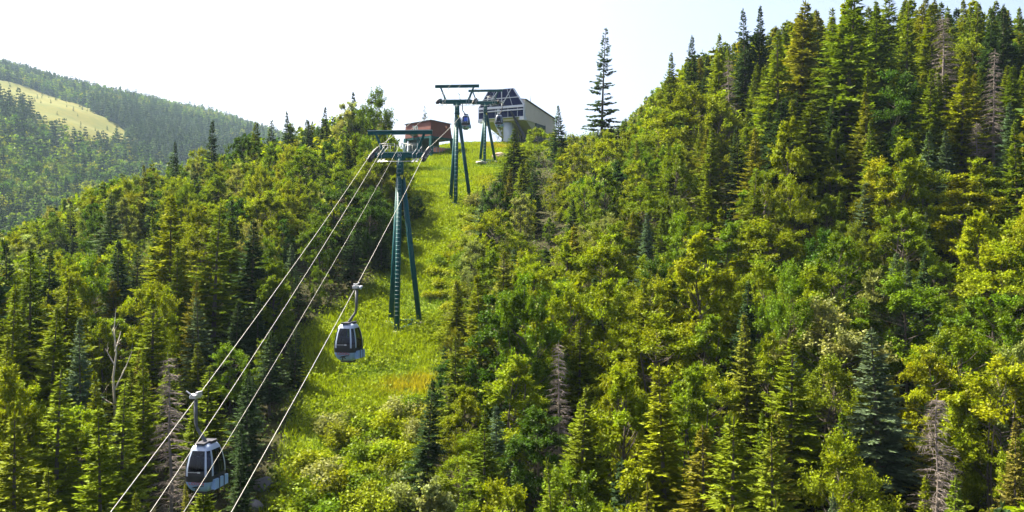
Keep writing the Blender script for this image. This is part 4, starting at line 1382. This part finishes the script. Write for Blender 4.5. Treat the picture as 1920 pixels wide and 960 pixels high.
# far mountain woods
def far_woods():
    items = []
    r = np.random.default_rng(99)
    N = 120000
    yy = np.sqrt(r.uniform(175 ** 2, (930 * FS) ** 2, N)); fr_ = r.uniform(-.75, -.12, N)
    xx = fr_ * yy
    zz = height(xx, yy)
    py = 480 - F * (zz + 9) / yy; px = 960 + F * xx / yy
    inrun = in_poly(xx + 26 * vnoise(xx, yy, .03, 61) + 12 * vnoise(xx, yy, .13, 62), yy + 34 * vnoise(xx, yy, .03, 63), RUN_POLY)
    ci = {}
    for k in range(N):
        if inrun[k] and r.random() > .006: continue
        ts = float(np.interp(yy[k], [175, 500], [1, 1.42])) * (.3 if inrun[k] else 1)
        if px[k] > 760: continue
        if yy[k] < 215 and px[k] > 330: continue
        if px[k] < -260: continue
        rm = 3.0 * ts if yy[k] < 400 else 3.55 * ts
        i, j = int(xx[k] // 6), int(yy[k] // 6)
        if any((a - xx[k]) ** 2 + (b - yy[k]) ** 2 < rm * rm for p in (-1, 0, 1) for q in (-1, 0, 1) for a, b in ci.get((i + p, j + q), ())): continue
        # not above the near skyline right of the valley
        ci.setdefault((i, j), []).append((xx[k], yy[k]))
        n = vnoise(np.array([xx[k]]), np.array([yy[k]]), .008, 31)[0]
        sp = r.random() < .62 + 1.2 * n
        near = yy[k] < 560
        H = (r.uniform(7, 14) if sp else r.uniform(7, 11)) * ts
        if sp: sh = (MID_S if near else FAR_S)[int(r.integers(4))]; sz = H / 12; col = clr(r.choice(['s_dark', 's_dark', 's_dark', 's_blue']))  # dark and bluish needle colours carry part of the distance haze
        else: sh = (MID_B if near else FAR_B)[int(r.integers(4))]; sz = H / 9; col = clr(r.choice(['green', 'deep', 'deep', 'olive', 'green']))
        items.append((sh, xx[k], yy[k], zz[k] - .3, sz * r.uniform(.9, 1.25), sz, r.uniform(0, 6.28), jitter(col, r)))
    print("far trees", len(items))
    mass("mountain_forest", items, "hazy mixed forest covering the far mountain around the ski run")
far_woods()

# shrubs on the lower part of the clearing and along its edges
rs = np.random.default_rng(321)
shrubs = []
tries = 0
while len(shrubs) < 230 and tries < 14000:
    tries += 1
    y = rs.uniform(44, 112); x = xc(y) + rs.uniform(-8, 9)
    cm = float(clear_mask(np.array([x]), np.array([y]))[0]); s = x - xc(y)
    low = y < 60.5
    if cm < .15 or (low and s < -1.2) or (not low and (s < 1 or y < 70)): continue
    if not low and (cm > .42 and rs.random() < .975): continue
    if abs(y - 75) < 4 and abs(s) < 3.2: continue
    if any((a - x) ** 2 + (b - y) ** 2 < (.95 if low else 1.1) ** 2 for a, b, _ in shrubs): continue
    shrubs.append((x, y, low))
sb = {}
for x, y, low in shrubs:
    px, py = proj(x, y, hz(x, y) + .7)
    if not (480 < px < 960 and py < 965): continue
    c = int((px - 480) // 60); r = int((py - 300) // 90)
    sb.setdefault((c, r), []).append((px, x, y, low))
SC = ["beside the right haul rope's lower end", "left edge of the bushy bank", "under the nearest cabin, left", "directly under the nearest cabin", "below the nearest tower, left", "below the nearest tower, right",
      "at the clearing's right edge", "beside the dark edge spruces", "by the lone lime broadleaf"]
SR = ["top of the clearing", "upper clearing", "level with the tower's legs", "beside the tower's feet", "upper bank", "middle bank", "lower bank", "bottom edge", "very bottom"]
for (c, r), lst in sb.items():
    lst.sort()
    for i, (px, x, y, low) in enumerate(lst):
        k = SHRUB[int(rs.integers(4))]
        root = empty("shrub", (x, y, hz(x, y) - .05), float(rs.uniform(0, 6.28)))
        f = rs.uniform(.7, 1.25); root.scale = (f, f, f * rs.uniform(.7, 1.0))
        nm = str(rs.choice(['lime', 'gold', 'lime', 'pale', 'green']))
        lab = f"{WORD[nm]} shrub, {SR[max(0, min(r, 8))]}, {SC[max(0, min(c, 8))]}" + (f", {ORD[min(i + 1, 24)]} from left" if len(lst) > 1 else "")
        tag(root, lab, "shrub", "shrubs on the lift line bank")
        cr = bpy.data.objects.new("leaves", k.crown); cr.color = jitter(clr(nm), rs) + (1,); link(cr, root)
        link(bpy.data.objects.new("stem", k.trunk), root)

# grass and weeds of the clearing
def grass():
    r = np.random.default_rng(8)
    N = 120000
    y = r.uniform(40, 190, N); x = xc(y) + r.uniform(-18, 14, N)
    keep = r.random(N) < clear_mask(x, y) * np.where(y < 120, 1.0, .6)
    x, y = x[keep], y[keep]
    dens = vnoise(x, y, .5, 41); x, y, dens = x, y, dens
    z = height(x, y)
    nb = 4
    n = len(x)
    bx = np.repeat(np.stack([x, y, z - .03], 1), nb, 0)
    bx[:, :2] += r.normal(size=(n * nb, 2)) * .14
    patch = np.repeat(vnoise(x, y, .28, 42), nb); warm = np.repeat(vnoise(x, y, .11, 44), nb)
    dr = np.array([[0, 0, 1.]]) + r.normal(size=(n * nb, 3)) * np.array([[.42, .42, .1]])
    ln = np.clip(.42 + .5 * patch + r.normal(size=n * nb) * .12, .15, 1.0)
    g = np.array([[.185, .245, .006]]); dry = np.array([[.30, .20, .02]]); dk = np.array([[.09, .15, .008]])
    px, py = 960 + F * bx[:, 0] / bx[:, 1], None
    w = np.clip((warm[:, None] - .34) * 5, 0, 1); k = np.clip((-patch[:, None] - .12) * 4, 0, 1)
    # dry reddish grass in two spots below the tower and before the station
    e1 = np.exp(-(((bx[:, 0] + 7.3) / 2.2) ** 2 + ((bx[:, 1] - 64.6) / 1.5) ** 2)); e2 = np.exp(-(((bx[:, 0] + 2.2) / 2.8) ** 2 + ((bx[:, 1] - 157.5) / 3) ** 2))
    w = np.maximum(w, np.clip(1.6 * np.maximum(e1, e2), 0, 1)[:, None])
    col = (g * (1 - k) + dk * k) * (1 - w * .5) + dry * w * .5
    col = col * r.uniform(.7, 1.3, (n * nb, 1))
    A = Acc(); A.add(*rhombi(bx, dr, ln, np.full(n * nb, .075), r.normal(size=(n * nb, 3)), col))
    # broad-leaved weeds among the grass
    M = 15000
    y = r.uniform(42, 118, M); x = xc(y) + r.uniform(-8, 8, M)
    pt = vnoise(x, y, .33, 47)
    kp = (clear_mask(x, y) > .25) & (pt + r.normal(size=M) * .12 > .0)
    x, y = x[kp], y[kp]; z = height(x, y); m = len(x); q = 7
    p = np.repeat(np.stack([x, y, z], 1), q, 0); p += np.abs(r.normal(size=(m * q, 3))) * [[0, 0, .35]] + r.normal(size=(m * q, 3)) * [[.2, .2, .05]]
    nr = np.array([[0, 0, 1.]]) + r.normal(size=(m * q, 3)) * .5
    l_ = r.uniform(.13, .26, m * q)
    ct = np.repeat(r.uniform(.7, 1.3, m), q)[:, None] * r.uniform(.8, 1.2, (m * q, 1))
    A.add(*rhombi(p, rnd_unit(r, m * q), l_, l_ * .7, nr, np.array([[.16, .215, .008]]) * ct))
    V, Fq, T = A.out()
    o = bpy.data.objects.new("grass", mesh_np("grass", V, Fq, M_GRASS, T)); o.color = (1, 1, 1, 1); link(o)
    tag(o, "bright yellow-green grass and weeds covering the lift line clearing", None, kind="stuff")
    print("grass faces", len(Fq))
grass()

# undergrowth on the forest floor
def undergrowth():
    r = np.random.default_rng(18)
    N = 30000
    y = 34 + 131 * r.uniform(0, 1, N) ** 1.5; x = r.uniform(-75, 70, N)
    kp = (clear_mask(x, y) < .6) & (np.abs(x / y) < .66)
    x, y = x[kp], y[kp]; z = height(x, y); m = len(x); q = 9
    p = np.repeat(np.stack([x, y, z], 1), q, 0); p += np.abs(r.normal(size=(m * q, 3))) * [[0, 0, .5]] + r.normal(size=(m * q, 3)) * [[.4, .4, .05]]
    nr = np.array([[0, 0, 1.]]) + r.normal(size=(m * q, 3)) * .5
    l_ = r.uniform(.16, .36, m * q)
    base = np.where(r.random(m)[:, None] < .5, np.array([[.085, .12, .014]]), np.array([[.06, .095, .016]]))
    ct = np.repeat(base, q, 0) * r.uniform(.7, 1.3, (m * q, 1))
    V, Fq, T = rhombi(p, rnd_unit(r, m * q), l_, l_ * .6, nr, ct)
    o = bpy.data.objects.new("undergrowth", mesh_np("undergrowth", V, Fq, M_LEAF, T)); o.color = (1, 1, 1, 1); link(o)
    tag(o, "low leafy undergrowth on the forest floor", None, kind="stuff")
undergrowth()

# boulders and slabs
def boulder(px, py, d, size, mat, label, seed, flat=.7):
    x = (px - 960) / F * d
    z = hz(x, d)
    r = np.random.default_rng(seed)
    import bmesh
    bm = bmesh.new(); bmesh.ops.create_icosphere(bm, subdivisions=3, radius=1)
    axes = rnd_unit(r, 9); offs = r.uniform(.55, .85, 9)
    for v in bm.verts:
        c = np.array(v.co)
        for a, o in zip(axes, offs):
            h_ = c @ a
            if h_ > o: c = c - a * (h_ - o) * .85
        c += rnd_unit(r, 1)[0] * .02
        v.co = c * np.array([size, size * .8, size * flat])
    me = bpy.data.meshes.new("boulder"); bm.to_mesh(me); bm.free(); me.materials.append(mat)
    o = bpy.data.objects.new("boulder", me); o.location = (x, d, z + size * flat * .3); o.rotation_euler = (0, 0, r.uniform(0, 6)); link(o)
    tag(o, label, "boulder", "boulders by the lift line")
M_ROCK = paint("grey granite", (.12, .115, .12), .9, var=.4, scale=2.5, spec=.15)
M_PINK = paint("pinkish granite", (.42, .30, .26), .9, var=.25, scale=2.5, spec=.15)
boulder(493, 900, 52.5, .75, M_ROCK, "large grey boulder in shade beside the right haul rope's lower end", 1)
boulder(478, 918, 50.6, .6, M_ROCK, "smaller grey boulder below the large shaded one", 2)
boulder(752, 921, 51.0, .55, M_PINK, "pinkish rock showing through the bushes at the bottom", 3)
boulder(902, 292, 141, 1.1, M_CONC, "flat grey slab left of the farthest tower's legs", 4, .35)
boulder(938, 288, 146, 1.5, M_PINK, "brown rock outcrop right of the farthest tower's legs", 5, .45)

# ------------------------------------------------------------------ haze
def haze():
    m = bpy.data.materials.new("summer haze"); m.use_nodes = True
    n = m.node_tree.nodes; l = m.node_tree.links
    n.remove(n["Principled BSDF"])
    v = n.new("ShaderNodeVolumePrincipled")
    v.inputs["Color"].default_value = (.52, .73, 1.0, 1)
    v.inputs["Density"].default_value = .000085
    v.inputs["Anisotropy"].default_value = .15
    l.new(v.outputs[0], n["Material Output"].inputs["Volume"])
    x0, x1, y0, y1, z0, z1 = -2230, 1230, -330, 2430, -560, 440
    o = MB().box(((x0 + x1) / 2, (y0 + y1) / 2, (z0 + z1) / 2), (x1 - x0, y1 - y0, z1 - z0)).build("haze", m)
    tag(o, "thin pale summer haze in the air", None, kind="stuff")
haze()
